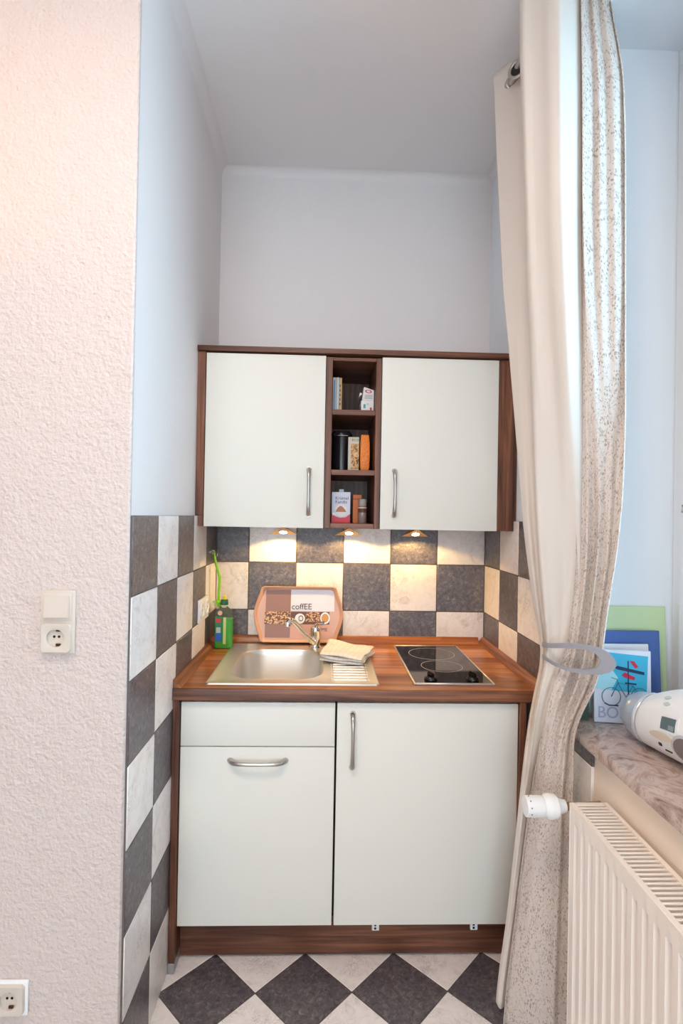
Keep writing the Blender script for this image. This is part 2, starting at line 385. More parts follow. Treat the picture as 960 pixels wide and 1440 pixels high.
# ------------------------------------------------------------------ triangular lights under the wall cabinet
M_EMIT = bpy.data.materials.new('halogen_glow'); M_EMIT.use_nodes = True
_b = M_EMIT.node_tree.nodes['Principled BSDF']; _b.inputs['Emission Color'].default_value = (1, .78, .5, 1); _b.inputs['Emission Strength'].default_value = 14
M_LAMPH = mat('lamp_housing', (226, 190, 140), .3, .7)
for lx, pl in ((.286, 'left'), (.553, 'middle'), (.826, 'right')):
    lt = thing('cabinet_light', (lx, -.1, 1.352), {'left': 'lit triangular halogen light under the left cabinet door, above the tray',
              'middle': 'lit triangular halogen light under the open niche', 'right': 'lit triangular halogen light under the right cabinet door, above the hob'}[pl], 'lamp', 'triangular lights under the wall cabinet')
    A = Vector((lx-.056, -.07, 1.3185)); Bq = Vector((lx+.056, -.07, 1.3185)); Cq = Vector((lx, -.135, 1.3505))
    A2, B2 = Vector((lx-.05, -.03, 1.352)), Vector((lx+.05, -.03, 1.352))
    A3, B3 = Vector((lx-.054, -.055, 1.3225)), Vector((lx+.054, -.055, 1.3225))
    m = MB(); t = bmesh.new(); vs = [t.verts.new(q) for q in (A, Bq, Cq, Vector((lx, -.05, 1.352)))]
    for fc in ((0, 1, 2), (0, 3, 1), (0, 2, 3), (1, 3, 2)): t.faces.new([vs[i] for i in fc])
    m.add(t); m.build('housing', M_LAMPH, lt)
    nrm = (Bq-A).cross(Cq-A).normalized();
    if nrm.z > 0: nrm = -nrm
    cen = (A+Bq+Cq)/3-Vector((0, 0, 0)); up = (Cq-(A+Bq)/2).normalized()
    MB().lathe([(.021, -.001), (.021, .0010), (.0175, .0016)], cen, nrm, 28).build('bezel', M_CHROME, lt)
    MB().lathe([(.0165, .0012), (.014, .0022), (.005, .0026)], cen, nrm, 24).build('lens', M_EMIT, lt, label='glowing halogen lens')
    ld = bpy.data.lights.new('halogen', 'SPOT'); ld.energy = 3.3; ld.color = (1, .64, .24); ld.spot_size = math.radians(154); ld.spot_blend = .12; ld.shadow_soft_size = .012
    lo = bpy.data.objects.new('halogen', ld); lo.location = Vector((lx, -.095, 1.3135))-Vector((lx, -.1, 1.352)); COL.objects.link(lo); lo.parent = lt
# ------------------------------------------------------------------ base unit
bc = thing('base_cabinet', (.56, -.3, 0), 'walnut base cabinet with cream fronts under the worktop, between the tiled walls', 'cabinet')
BF = -.6118
sp = MB().box(.0015, .0205, -.624, -.004, .031, .828, .001).build('side_panel', M_WV, bc)
MB().box(.001, .0215, -.626, -.55, .001, .031, .001).build('foot_cap', mat('grey_cap', (170, 172, 176), .4, .6), sp)
sp = MB().box(1.0705, 1.0895, -.624, -.004, .031, .828, .001).build('side_panel', M_WV, bc)
MB().box(1.0700, 1.0900, -.626, -.55, .001, .031, .001).build('foot_cap', MATS['grey_cap'], sp)
MB().box(.021, 1.07, -.586, -.01, .145, .70).build('carcass', M_DARK, bc)
MB().box(.021, 1.07, -.586, -.574, .7005, .8275).build('front_rail', M_DARK, bc)
pl = MB().box(.021, 1.07, -.565, -.546, .008, .144, .001).build('plinth', M_WH, bc)
for x0, x1 in ((.623, .6455), (.933, .9555)):
    m = MB(); m.box(x0, x1, -.596, -.587, .1045, .131, .001)
    br = m.build('door_bracket', M_WPL, bc, label='white metal hinge bracket')
    MB().box(x0+.007, x1-.009, -.5968, -.596, .109, .115).box(x0+.007, x1-.009, -.5968, -.596, .119, .1255).build('slot', M_BLK, br)
MB().box(.0233, .4957, BF, -.592, .6845, .8189, .0015, seg=2).build('front_panel', M_DOOR, bc, label='cream fixed panel above the left door')
d = MB().box(.0233, .4957, BF, -.592, .1343, .6812, .0015, seg=2).build('door', M_DOOR, bc, label='cream left door with horizontal handle')
bow_handle((.2605, BF, .641), (1, 0, 0), .172, .024, d)
d = MB().box(.5024, 1.0684, BF, -.592, .1343, .8189, .0015, seg=2).build('door', M_DOOR, bc, label='cream right door with vertical handle')
bow_handle((.5505, BF, .7035), (0, 0, 1), .168, .024, d)
# ------------------------------------------------------------------ worktop
ZT = .865; YF = -.628
wt = thing('worktop', (.57, -.3, .829), 'walnut-look wooden worktop with raised edge strips along the tiled walls', 'worktop')
m = MB()
SX0, SX1, SY0, SY1 = .118, .478, -.560, -.115     # cut-out for the basin
m.box(.001, SX0, YF, -.001, .8295, ZT); m.box(SX1, 1.1405, YF, -.001, .8295, ZT)
m.box(SX0, SX1, SY1, -.001, .8295, ZT); m.box(SX0, SX1, YF, SY0, .8295, ZT)
m.build('slab', M_TOP, wt)
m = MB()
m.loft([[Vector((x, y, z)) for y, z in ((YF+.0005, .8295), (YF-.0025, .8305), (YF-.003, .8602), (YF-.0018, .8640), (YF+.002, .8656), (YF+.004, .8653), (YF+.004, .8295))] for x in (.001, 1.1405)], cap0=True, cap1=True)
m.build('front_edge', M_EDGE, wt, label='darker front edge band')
def upstand(pts0, pts1, mm): MB().loft([pts0, pts1], cap0=True, cap1=True, smooth=False).build('upstand', mm, wt)
def prof(o, inw, w=.024, hh=.026):
    o, inw = Vector(o), Vector(inw)
    return [o+inw*0+Vector((0, 0, 0)), o+inw*w, o+inw*(w-.001)+Vector((0, 0, .004)), o+inw*.006+Vector((0, 0, hh)), o+Vector((0, 0, hh))]
upstand(prof((.026, -.0008, ZT), (0, -1, 0)), prof((1.115, -.0008, ZT), (0, -1, 0)), M_TOP)
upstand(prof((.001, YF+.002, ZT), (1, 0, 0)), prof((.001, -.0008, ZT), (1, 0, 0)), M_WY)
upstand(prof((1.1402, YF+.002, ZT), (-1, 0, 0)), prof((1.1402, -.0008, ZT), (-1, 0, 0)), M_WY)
# ------------------------------------------------------------------ sink
sk = thing('sink', (.36, -.32, ZT), 'stainless steel sink with basin and ribbed draining board in the worktop', 'sink')
m = MB(); Z = ZT
ox0, ox1, oy0, oy1 = .087, .636, -.590, -.062
bx0, bx1, by0, by1 = .146, .454, -.532, -.150
loops = [rrect(ox0, ox1, oy0, oy1, Z+.0004, .012), rrect(ox0+.003, ox1-.003, oy0+.003, oy1-.003, Z+.0042, .012),
         rrect(ox0+.010, ox1-.010, oy0+.010, oy1-.010, Z+.0042, .012), rrect(ox0+.014, ox1-.014, oy0+.014, oy1-.014, Z+.0020, .014)]
def R8(e, z, r): return rrect(bx0-e, bx1+e, by0-e, by1+e, z, r, 6)
loops += [R8(.010, Z+.0020, .10), R8(.003, Z+.0012, .095), R8(0, Z-.003, .09), R8(-.003, Z-.02, .088), R8(-.008, Z-.10, .085), R8(-.018, Z-.135, .078), R8(-.04, Z-.148, .06), R8(-.13, Z-.151, .02)]
m.loft(loops); m.bm.faces.new(m.bm.verts[-28:]) if False else None
m.bm.verts.ensure_lookup_table(); n = len(loops[0])
m.bm.faces.new([m.bm.verts[len(m.bm.verts)-n+i] for i in range(n)])
m.build('basin', M_STEEL, sk)
m = MB()
for k in range(9):
    y = -.535+k*.030
    m.tube([(.492, y, Z+.0018), (.496, y, Z+.0024), (.596, y, Z+.0024), (.600, y, Z+.0014)], .0026, 10)
for k in range(9):
    m.lathe([(.004, 0), (.003, .0022), (.0005, .0028)], (.486, -.535+k*.030, Z+.0018), (0, 0, 1), 10); m.lathe([(.004, 0), (.003, .0022), (.0005, .0028)], (.606, -.535+k*.030, Z+.0018), (0, 0, 1), 10)
m.build('draining_board', M_STEEL, sk)
MB().lathe([(.034, 0), (.034, .002), (.026, .003), (.022, 0)], (.300, -.34, Z-.1508), (0, 0, 1), 28).build('drain', M_CHROME, sk)
# ------------------------------------------------------------------ mixer tap
tb = Vector((.424, -.118, Z+.0022))
tp = thing('mixer_tap', tb, 'chrome single-lever mixer tap behind the sink basin, in front of the tray', 'tap')
MB().lathe([(.025, 0), (.026, .004), (.022, .009), (.0205, .012), (.0205, .062), (.0215, .066), (.0215, .072), (.019, .082), (.008, .087)], tb, (0, 0, 1), 28).build('tap_body', M_CHROME, tp)
pts = []; a0 = Vector((tb.x-.006, tb.y-.012, tb.z+.020)); a1 = Vector((.343, -.262, 1.001)); 
for t in np.linspace(0, 1, 12): pts.append(a0.lerp(a1, t))
pts += [Vector((.336, -.268, 1.0055)), Vector((.329, -.272, 1.0045)), Vector((.3245, -.275, .999))]
MB().tube(pts, [.0125]*4+[.0115]*8+[.011, .011, .0115], 14, flat=.85).build('spout', M_CHROME, tp)
MB().lathe([(.011, 0), (.0125, .003), (.0125, .017), (.010, .019)], (.3235, -.2755, 1.003), (-.08, 0, -1), 20).build('aerator', M_CHROME, tp)
lv = MB(); lv.tube([(tb.x, tb.y, tb.z+.080), (tb.x+.004, tb.y-.002, tb.z+.092), (tb.x+.013, tb.y-.016, tb.z+.100), (tb.x+.024, tb.y-.045, tb.z+.107), (tb.x+.030, tb.y-.066, tb.z+.112)], [.014, .0135, .011, .0085, .0075], 14, flat=.6)
lv.build('lever', M_CHROME, tp)
# ------------------------------------------------------------------ hob
hb = thing('hob', (.875, -.325, ZT), 'black glass two-ring hob with steel frame in the worktop', 'hob')
hx0, hx1, hy0, hy1 = .745, 1.006, -.578, -.075
MB().box(hx0+.004, hx1-.004, hy0+.004, hy1-.004, ZT+.0003, ZT+.0052, .0008).build('glass_top', M_BLKGL, hb)
m = MB()
m.box(hx0, hx0+.006, hy0, hy1, ZT, ZT+.0068, .0015); m.box(hx1-.006, hx1, hy0, hy1, ZT, ZT+.0068, .0015)
m.box(hx0+.006, hx1-.006, hy0, hy0+.006, ZT, ZT+.0068, .0015); m.box(hx0+.006, hx1-.006, hy1-.006, hy1, ZT, ZT+.0068, .0015)
m.build('frame', M_STEEL, hb)
for cx, cy, r in ((.876, -.205, .088), (.878, -.377, .073)):
    m = MB(); R2 = r-.0016
    def C(rr, z): return [Vector((cx+rr*math.cos(2*math.pi*k/72), cy+rr*math.sin(2*math.pi*k/72), z)) for k in range(72)]
    m.loft([C(r, ZT+.0052), C(r, ZT+.0055), C(R2, ZT+.0055), C(R2, ZT+.0052)], smooth=False)
    m.build('burner_ring', M_RING, hb, label='pale printed burner ring')
for kx in (.807, .944):
    m = MB(); m.lathe([(.021, 0), (.0215, .003), (.019, .009), (.016, .012)], (kx, -.536, ZT+.0053), (0, 0, 1), 26)
    t = bmesh.new(); bmesh.ops.create_cube(t, size=1)
    bmesh.ops.scale(t, vec=(.009, .036, .016), verts=t.verts); bmesh.ops.bevel(t, geom=t.edges[:], offset=.003, segments=2, affect='EDGES')
    m.add(t, 0, Matrix.Translation((kx, -.536, ZT+.0232))@Matrix.Rotation(math.radians(20), 4, 'Z'))
    m.build('knob', M_BLK, hb)
# ------------------------------------------------------------------ tray leaning on the back wall
TB = Vector((.352, -.060, .8705)); TT = Vector((.352, -.020, 1.0985)); tu = (TT-TB).normalized(); tr = Vector((1, 0, 0)); tn = tr.cross(tu)*1  # toward camera
if tn.y > 0: tn = -tn
TH = (TT-TB).length
ty = thing('tray', TB, 'pinkish brown serving tray with coffee pictures, leaning on the back wall behind the tap', 'tray')
def TP(a, b, c=0): return TB+tr*a+tu*b+tn*c
def tray_outline(e, c):
    pts = []; HW = .158-e; H0, H1 = .004+e, TH-e
    def side(sg, rng):
        for k in rng:
            t = k/12; bulge = .026*math.sin(math.pi*t)**1.3
            pts.append((sg*(HW+bulge), H0+.012+(H1-H0-.024)*t))
    pts.append((-HW+.014, H0)); pts.append((HW-.014, H0)); pts.append((HW-.003, H0+.005)); side(1, range(0, 13)); pts.append((HW-.003, H1-.005)); pts.append((HW-.014, H1)); pts.append((-HW+.014, H1)); pts.append((-HW+.003, H1-.005)); side(-1, range(12, -1, -1)); pts.append((-HW+.003, H0+.005))
    return [TP(a, b, c) for a, b in pts]
M_TRAY = mat('tray_melamine', (206, 160, 136), .3)
m = MB(); lps = [tray_outline(.0, .016), tray_outline(.002, .018), tray_outline(.005, .0165), tray_outline(.013, .003), tray_outline(.02, .0025)]
m.loft([tray_outline(.014, 0.0005)]+[tray_outline(.001, .0145)]+lps, cap0=True, cap1=True)
m.build('tray_body', M_TRAY, ty)
def panel(name, a0, a1, b0, b1, material, lab=None, c=.0026, th=.0008):
    m = MB(); m.prism([TP(a0, b0, c), TP(a1, b0, c), TP(a1, b1, c), TP(a0, b1, c)], tn*th)
    o = m.build(name, material, ty)
    if lab: o['label'] = lab
    return o
M_BROWN = mat('tray_brown', (150, 104, 86), .35)
panel('print_panel', -.137, -.034, .022, TH-.014, M_BROWN, 'brown printed half')
panel('print_panel', -.033, .148, .130, TH-.012, mat('tray_lilac', (222, 220, 232), .35), 'pale lilac printed field')
panel('print_panel', -.033, .134, .022, .076, mat('tray_salmon', (214, 158, 136), .35), 'salmon printed field')
def beans():
    m = mat('bean_print', (200, 150, 90), .4); v = N(m, 'ShaderNodeTexVoronoi'); L(m, pos(m, (150, 150, 150)), v.inputs['Vector']); v.inputs['Scale'].default_value = 1
    L(m, ramp(m, v.outputs['Distance'], [(.1, (240, 205, 150)), (.45, (206, 150, 92)), (.62, (96, 52, 30))]), B(m).inputs['Base Color']); return m
panel('bean_picture', -.140, -.034, .077, .128, beans(), 'strip of coffee beans picture', c=.0034)
M_CUPB = mat('picture_brown', (104, 62, 44), .4)
panel('cup_picture', -.033, .128, .077, .128, M_CUPB, 'picture of cups and beans')
panel('cup_picture', .030, .088, .088, .127, beans(), 'picture of golden beans', c=.0034)
def disc(name, a, b, ra, rb, material, c=.0036, a_in=0):
    m = MB(); n = 28
    def E(s, cc): return [TP(a+ra*s*math.cos(2*math.pi*k/n), b+rb*s*math.sin(2*math.pi*k/n), cc) for k in range(n)]
    if a_in: m.loft([E(1, c), E(1, c+.0008), E(a_in, c+.0008), E(a_in, c)], smooth=False)
    else: m.loft([E(1, c), E(1, c+.0008)], cap0=True, cap1=True, smooth=False)
    return m.build(name, material, ty)
disc('cup_print', .006, .100, .021, .021, M_WPL, label if False else .0036)
disc('cup_print', .010, .101, .010, .012, M_CUPB, .0045, .7)
disc('cup_print', .110, .103, .020, .024, M_WPL, .0042, .72)
disc('cup_print', .110, .103, .0135, .016, mat('coffee_gold', (214, 150, 70), .4), .0040)
text('coffee_lettering', 'coffEE', TP(-.030, .138, .0036), tr, tu, .034, M_TXT, ty)
text('time_lettering', 'TIME', TP(.078, .050, .0036), tr, tu, .020, M_TXT, ty)
# ------------------------------------------------------------------ folded tea towel
def towel():
    tw = thing('tea_towel', (.55, -.25, ZT+.003), 'folded cream and pale blue checked tea towel lying on the draining board', 'towel')
    m = mat('towel_cloth', (240, 234, 222), .9)
    tc = N(m, 'ShaderNodeTexCoord'); sx = N(m, 'ShaderNodeSeparateXYZ'); L(m, tc.outputs['UV'], sx.inputs[0])
    out = None
    for ax in (0, 1):
        w = N(m, 'ShaderNodeMath', operation='MULTIPLY'); L(m, sx.outputs[ax], w.inputs[0]); w.inputs[1].default_value = 9
        fr = N(m, 'ShaderNodeMath', operation='FRACT'); L(m, w.outputs[0], fr.inputs[0])
        ls = N(m, 'ShaderNodeMath', operation='LESS_THAN'); L(m, fr.outputs[0], ls.inputs[0]); ls.inputs[1].default_value = .22
        h = N(m, 'ShaderNodeMath', operation='MULTIPLY'); L(m, ls.outputs[0], h.inputs[0]); h.inputs[1].default_value = .35
        out = mix(m, h.outputs[0], out if out else srgb((242, 237, 226)), srgb((206, 208, 216)))
    L(m, out, B(m).inputs['Base Color']); p = pos(m); bump(m, noise(m, p, 500, 2), .3, .001)
    Q = [Vector((.440, -.330)), Vector((.588, -.395)), Vector((.655, -.215)), Vector((.478, -.110))]
    def q(u, v): a = Q[0].lerp(Q[1], u); b = Q[3].lerp(Q[2], u); return a.lerp(b, v)
    lay = [(0, .0, .0), (.0105, .012, .006), (.021, .004, .012)]
    for li, (dz, sh, tw_) in enumerate(lay):
        bm = bmesh.new(); nu, nv = 26, 22; uvl = bm.loops.layers.uv.new('uv'); th = .0098
        top, bot = [], []
        for j in range(nv+1):
            rt, rb = [], []
            for i in range(nu+1):
                u, v = i/nu, j/nv; e = min(u, 1-u, v, 1-v); rnd = min(1, e/.05)
                w = q(u*(1-sh)+sh*.5, v*(1-sh)+sh*.3)
                wob = .0025*math.sin(7*u+3*v+li*2)+.002*math.sin(13*v-4*u+li)
                z = ZT+.0055+dz+ (wob if li else wob*.2)
                edge = th*.5*(1-math.sqrt(max(0, 1-(1-rnd)**2)))
                rt.append(bm.verts.new((w.x+.002*math.sin(9*v+li), w.y+.002*math.sin(8*u+li*3), z+th-edge)))
                rb.append(bm.verts.new((w.x+.002*math.sin(9*v+li), w.y+.002*math.sin(8*u+li*3), z+edge)))
            top.append(rt); bot.append(rb)
        for j in range(nv):
            for i in range(nu):
                f1 = bm.faces.new((top[j][i], top[j][i+1], top[j+1][i+1], top[j+1][i])); f2 = bm.faces.new((bot[j][i], bot[j+1][i], bot[j+1][i+1], bot[j][i+1]))
                for ff, idx in ((f1, ((i, j), (i+1, j), (i+1, j+1), (i, j+1))), (f2, ((i, j), (i, j+1), (i+1, j+1), (i+1, j)))):
                    for lp, (a, b_) in zip(ff.loops, idx): lp[uvl].uv = (a/nu, b_/nv)
        for rng in ([(j, 0) for j in range(nv+1)], [(j, nu) for j in range(nv+1)], [(0, i) for i in range(nu+1)], [(nv, i) for i in range(nu+1)]):
            for (a, b_), (c, d_) in zip(rng, rng[1:]): bm.faces.new((top[a][b_], bot[a][b_], bot[c][d_], top[c][d_]))
        for ff in bm.faces: ff.smooth = True
        mb = MB(); mb.bm.free(); mb.bm = bm; mb.build('towel_fold', m, tw)
towel()
# ------------------------------------------------------------------ washing-up liquid
bt = thing('dish_soap_bottle', (.060, -.125, ZT), 'bottle of green washing-up liquid in the left worktop corner', 'bottle')
bx, by = .060, -.125
def brr(w, d, z, r): return rrect(bx-w, bx+w, by-d, by+d, z, r, 5)
M_BOT = mat('bottle_plastic', (238, 250, 232), .08, 0); B(M_BOT).inputs['Transmission Weight'].default_value = .96; B(M_BOT).inputs['IOR'].default_value = 1.06
MB().loft([brr(.033, .018, ZT+.001, .012), brr(.036, .0215, ZT+.006, .014), brr(.036, .0215, ZT+.105, .014), brr(.034, .020, ZT+.135, .015), brr(.026, .017, ZT+.152, .014), brr(.013, .0125, ZT+.166, .0124), brr(.013, .0125, ZT+.174, .0124)], cap0=True, cap1=True).build('bottle_body', M_BOT, bt, label='clear plastic body')
M_GRN = mat('green_liquid', (70, 196, 60), .2); B(M_GRN).inputs['Transmission Weight'].default_value = .25
MB().loft([brr(.0312, .0162, ZT+.0025, .011), brr(.034, .0195, ZT+.007, .0125), brr(.034, .0195, ZT+.118, .0125)], cap0=True, cap1=True).build('green_liquid', M_GRN, bt, label='bright green liquid')
MB().lathe([(.0155, 0), (.016, .002), (.015, .018), (.013, .021)], (bx, by, ZT+.172), (0, 0, 1), 24).build('cap', mat('dark_green_plastic', (16, 92, 62), .35), bt, label='dark green cap')
MB().lathe([(.0075, 0), (.0075, .006), (.009, .008), (.009, .013), (.006, .016)], (bx, by, ZT+.193), (0, 0, 1), 20).build('nozzle', mat('yellow_plastic', (236, 218, 70), .35), bt, label='yellow nozzle')
lb = MB().box(bx-.031, bx-.002, by-.0224, by-.0216, ZT+.030, ZT+.128, .0003).build('bottle_label', mat('label_green', (30, 128, 84), .4), bt, label='printed front label')
MB().box(bx-.028, bx-.006, by-.0232, by-.0225, ZT+.032, ZT+.062).build('label_print', mat('label_blue', (36, 96, 190), .4), bt)
MB().box(bx-.026, bx-.009, by-.0232, by-.0225, ZT+.064, ZT+.086).build('label_print', mat('label_pale', (190, 200, 190), .4), bt)
MB().box(bx-.028, bx-.008, by-.0232, by-.0225, ZT+.104, ZT+.120).build('label_print', mat('label_red', (205, 60, 60), .4), bt)
MB().lathe([(.009, 0), (.009, .0006)], (bx-.012, by-.0225, ZT+.142), (0, -1, .25), 18).build('label_print', mat('label_peach', (226, 180, 160), .4), bt)
MB().box(bx+.001, bx+.012, by-.0226, by-.0216, ZT+.020, ZT+.125, .0003).build('side_label', mat('label_clear_strip', (196, 214, 130), .3), bt, label='pale strip with small print')
# wall hook with hanging dish brush
hk = thing('wall_hook', (.002, -.108, 1.235), 'small chrome wall hook on the left tiles above the washing-up bottle', 'hook')
MB().lathe([(.009, 0), (.009, .003), (.006, .004)], (.0005, -.108, 1.245), (1, 0, 0), 18).build('hook_plate', M_CHROME, hk)
MB().tube([(.003, -.108, 1.252), (.012, -.109, 1.252), (.013, -.109, 1.232), (.018, -.110, 1.226), (.024, -.110, 1.230), (.025, -.110, 1.238)], .0022, 8).build('hook_wire', M_CHROME, hk)
br = thing('dish_brush', (.022, -.115, 1.0), 'lime green dish brush hanging from the hook in the left tiled corner', 'brush')
M_LIME = mat('lime_plastic', (140, 212, 40), .35); 
pts = [at(u, v, 'y', y) for u, v, y in ((301, 780, -.112), (303, 790, -.118), (306, 800, -.122), (309, 812, -.122), (308.5, 822, -.118), (307.5, 832, -.112), (307, 841, -.106), (307.5, 848, -.104))]
MB().tube(pts, [.0055, .0068, .0075, .0078, .0068, .006, .0065, .011], 12, flat=.8).build('brush_handle', M_LIME, br)
MB().tube([pts[0]+Vector((-.002, 0, .002)), pts[0]+Vector((-.007, .003, .006)), pts[0]+Vector((-.004, .002, .014)), pts[0]+Vector((.003, 0, .012)), pts[0]+Vector((.003, 0, .002))], .002, 8).build('hanging_loop', M_LIME, br)
hc = pts[-1]
MB().lathe([(.004, -.006), (.017, -.004), (.018, .002), (.012, .008), (.003, .010)], hc, (.75, -.1, .4), 24).build('brush_head', M_LIME, br)
m = MB()
for k in range(46):
    a = random.uniform(0, 6.28); rr = .015*math.sqrt(random.random()); ax = Vector((-.75, .1, -.4)).normalized(); e1 = ax.orthogonal().normalized(); e2 = ax.cross(e1)
    s0 = hc+ax*.003+(e1*math.cos(a)+e2*math.sin(a))*rr; s1 = s0+ax*.017+(e1*math.cos(a)+e2*math.sin(a))*rr*.35
    s1.x = max(s1.x, .003)
    m.tube([s0, s1], .0008, 4)
m.build('bristles', mat('bristle_white', (226, 236, 200), .6), br, kind='stuff', label='pale bristles')
# ------------------------------------------------------------------ electric fittings
def ring_plate(m, x0, x1, z0, z1, y, t, mi=0): m.box(x0, x1, y-t, y, z0, z1, .003, mi, 2)
def schuko(parent, c, r, right, up, nrm, M):
    """German socket well: cup with two pins and earth clips. c on plate surface, nrm outward"""
    right, up, nrm, c = Vector(right), Vector(up), Vector(nrm), Vector(c)
    m = MB(); seg = 36
    def C(rr, h): return [c+(right*math.cos(2*math.pi*k/seg)+up*math.sin(2*math.pi*k/seg))*rr+nrm*h for k in range(seg)]
    m.loft([C(r*1.06, .0002), C(r*1.03, .0012), C(r, .0008), C(r*.97, -.011)], cap1=True)
    w = m.build('socket_well', M, parent)
    for s in (-1, 1):
        MB().lathe([(.0030, 0), (.0030, .0006)], c+right*s*.0085-nrm*.0108, nrm, 12).build('pin_hole', M_BLK, w)
        q = c+up*s*(r*.80)-nrm*.0085
        t = MB(); t.prism([q-right*.006-up*.0025, q+right*.006-up*.0025, q+right*.006+up*.0025, q-right*.006+up*.0025], nrm*.004); t.build('earth_clip', mat('brass_clip', (92, 62, 40), .35, .8), w)
    return w
YL = -1.0
# switch above socket
cb = thing('light_switch', (-.165, YL, 1.065), 'cream light switch with a socket below it on the left textured wall', 'switch')
m = MB(); x0, x1, z0, z1 = -.203, -.124, 1.066, 1.213
m.box(x0, x1, YL-.007, YL-.0002, z0, z1, .003, 0, 2); m.build('frame', M_CRPL, cb)
zm = (z0+z1)/2
m = MB(); m.box(x0+.005, x1-.006, YL-.0095, YL-.007, zm+.004, z1-.005, .0015, 0, 2); m.build('switch_surround', M_CRPL, cb)
t = bmesh.new(); bmesh.ops.create_cube(t, size=1); bmesh.ops.scale(t, vec=(.057, .006, .052), verts=t.verts); bmesh.ops.bevel(t, geom=t.edges[:], offset=.0015, segments=2, affect='EDGES')
m = MB(); m.add(t, 0, Matrix.Translation(((x0+x1)/2-.0005, YL-.0115, zm+.0365))@Matrix.Rotation(math.radians(-3.5), 4, 'X')); m.build('rocker', M_CRPL, cb, label='square rocker')
def socket_plate(parent, cx, cz, y):
    """central plate with round opening"""
    m = MB(); h_ = .0335; seg = 36; r = .0205
    sq = []
    for k in range(seg):
        a = 2*math.pi*k/seg; c_, s_ = math.cos(a), math.sin(a); d = h_/max(abs(c_), abs(s_)); sq.append((c_*d, s_*d))
    def SQ(e, yy): return [Vector((cx+a*e, yy, cz+b_*e)) for a, b_ in sq]
    def C(rr, yy): return [Vector((cx+rr*math.cos(2*math.pi*k/seg), yy, cz+rr*math.sin(2*math.pi*k/seg))) for k in range(seg)]
    m.loft([SQ(1, y), SQ(1, y-.007), SQ(.97, y-.0085), C(r*1.05, y-.0085), C(r, y-.008), C(r*.98, y-.0008)], smooth=False, cap1=True)
    pl = m.build('socket_insert', M_CRPL, parent)
    for s in (-1, 1):
        MB().lathe([(.0030, 0), (.0030, .0006)], (cx+s*.0055+.0, y-.0008, cz+.0025), (0, -1, 0), 12).build('pin_hole', M_BLK, pl)
    MB().box(cx-.001, cx+.010, y-.0045, y-.001, cz-.019, cz-.013, .0006).build('earth_clip', mat('brass_clip', (92, 62, 40), .35, .8), pl)
    MB().box(cx-.001, cx+.008, y-.0035, y-.001, cz+.0145, cz+.0185, .0006).build('earth_clip', MATS['brass_clip'] if 'brass_clip' in MATS else None, pl)
socket_plate(cb, (x0+x1)/2-.0005, zm-.036, YL-.0072)
sk2 = thing('wall_socket', (-.25, YL, .230), 'single white wall socket low on the left textured wall, at the bottom corner', 'socket')
MB().box(-.292, -.2125, YL-.007, YL-.0002, .232, .3115, .003, 0, 2).build('frame', M_WPL, sk2)
socket_plate(sk2, -.2525, .2715, YL-.0072)
# double socket on left tiled wall, seen edge-on
s3 = thing('double_socket', (.001, -.245, .990), 'white double socket on the left tiled wall beside the washing-up bottle', 'socket')
MB().box(.0004, .009, -.325, -.172, 1.000, 1.084, .003, 0, 2).build('frame', M_WPL, s3)
for yy in (-.287, -.210):
    m = MB(); seg = 30
    def C(rr, xx): return [Vector((xx, yy+rr*math.cos(2*math.pi*k/seg), 1.042+rr*math.sin(2*math.pi*k/seg))) for k in range(seg)]
    m.loft([C(.030, .009), C(.030, .0125), C(.021, .0130), C(.020, .0120), C(.0195, .0095)], cap1=True); w = m.build('socket_insert', M_WPL, s3)
    for s in (-1, 1): MB().lathe([(.003, 0), (.003, .0006)], (.0095, yy+s*.009, 1.042), (1, 0, 0), 12).build('pin_hole', M_BLK, w)
# ------------------------------------------------------------------ niche contents
def carton(name, x0, x1, yf, dep, z0, z1, mats, label, cat, group=None, bev=.0008):
    t = thing(name, ((x0+x1)/2, yf+dep/2, z0), label, cat, group)
    MB().box(x0, x1, yf, yf+dep, z0, z1, bev).build('carton', mats, t); return t
g = 'slim packets at the left of the top shelf'
for i, (xa, xb, top, mm, lab) in enumerate((
        (.4745, .4865, 1.9160, mat('pack_white', (226, 226, 224), .5), 'slim white packet with blue stripe, leftmost on the top niche shelf'),
        (.4872, .4985, 1.9165, mat('pack_bluegrey', (196, 206, 216), .5), 'slim grey-blue packet between the white and tan packets, top niche shelf'),
        (.4992, .5085, 1.9150, mat('pack_tan', (206, 168, 112), .5), 'slim tan packet, rightmost of the three on the top niche shelf'))):
    t = carton('packet', xa, xb, -.275, .15, 1.7817, top, mm, lab, 'packet', g)
    if i == 0: MB().box(xa+.003, xb-.003, -.2756, -.2751, 1.790, 1.906).build('spine_stripe', mat('stripe_blue', (140, 166, 196), .5), t)
    if i == 1: MB().box(xa+.0035, xb-.0035, -.2756, -.2751, 1.788, 1.908).build('spine_stripe', mat('stripe_cream', (222, 216, 202), .5), t)
    if i == 2:
        for k in range(5): MB().box(xa+.001, xb-.005, -.2756, -.2751, 1.880-k*.017, 1.889-k*.017).build('spine_print', M_TXT, t)
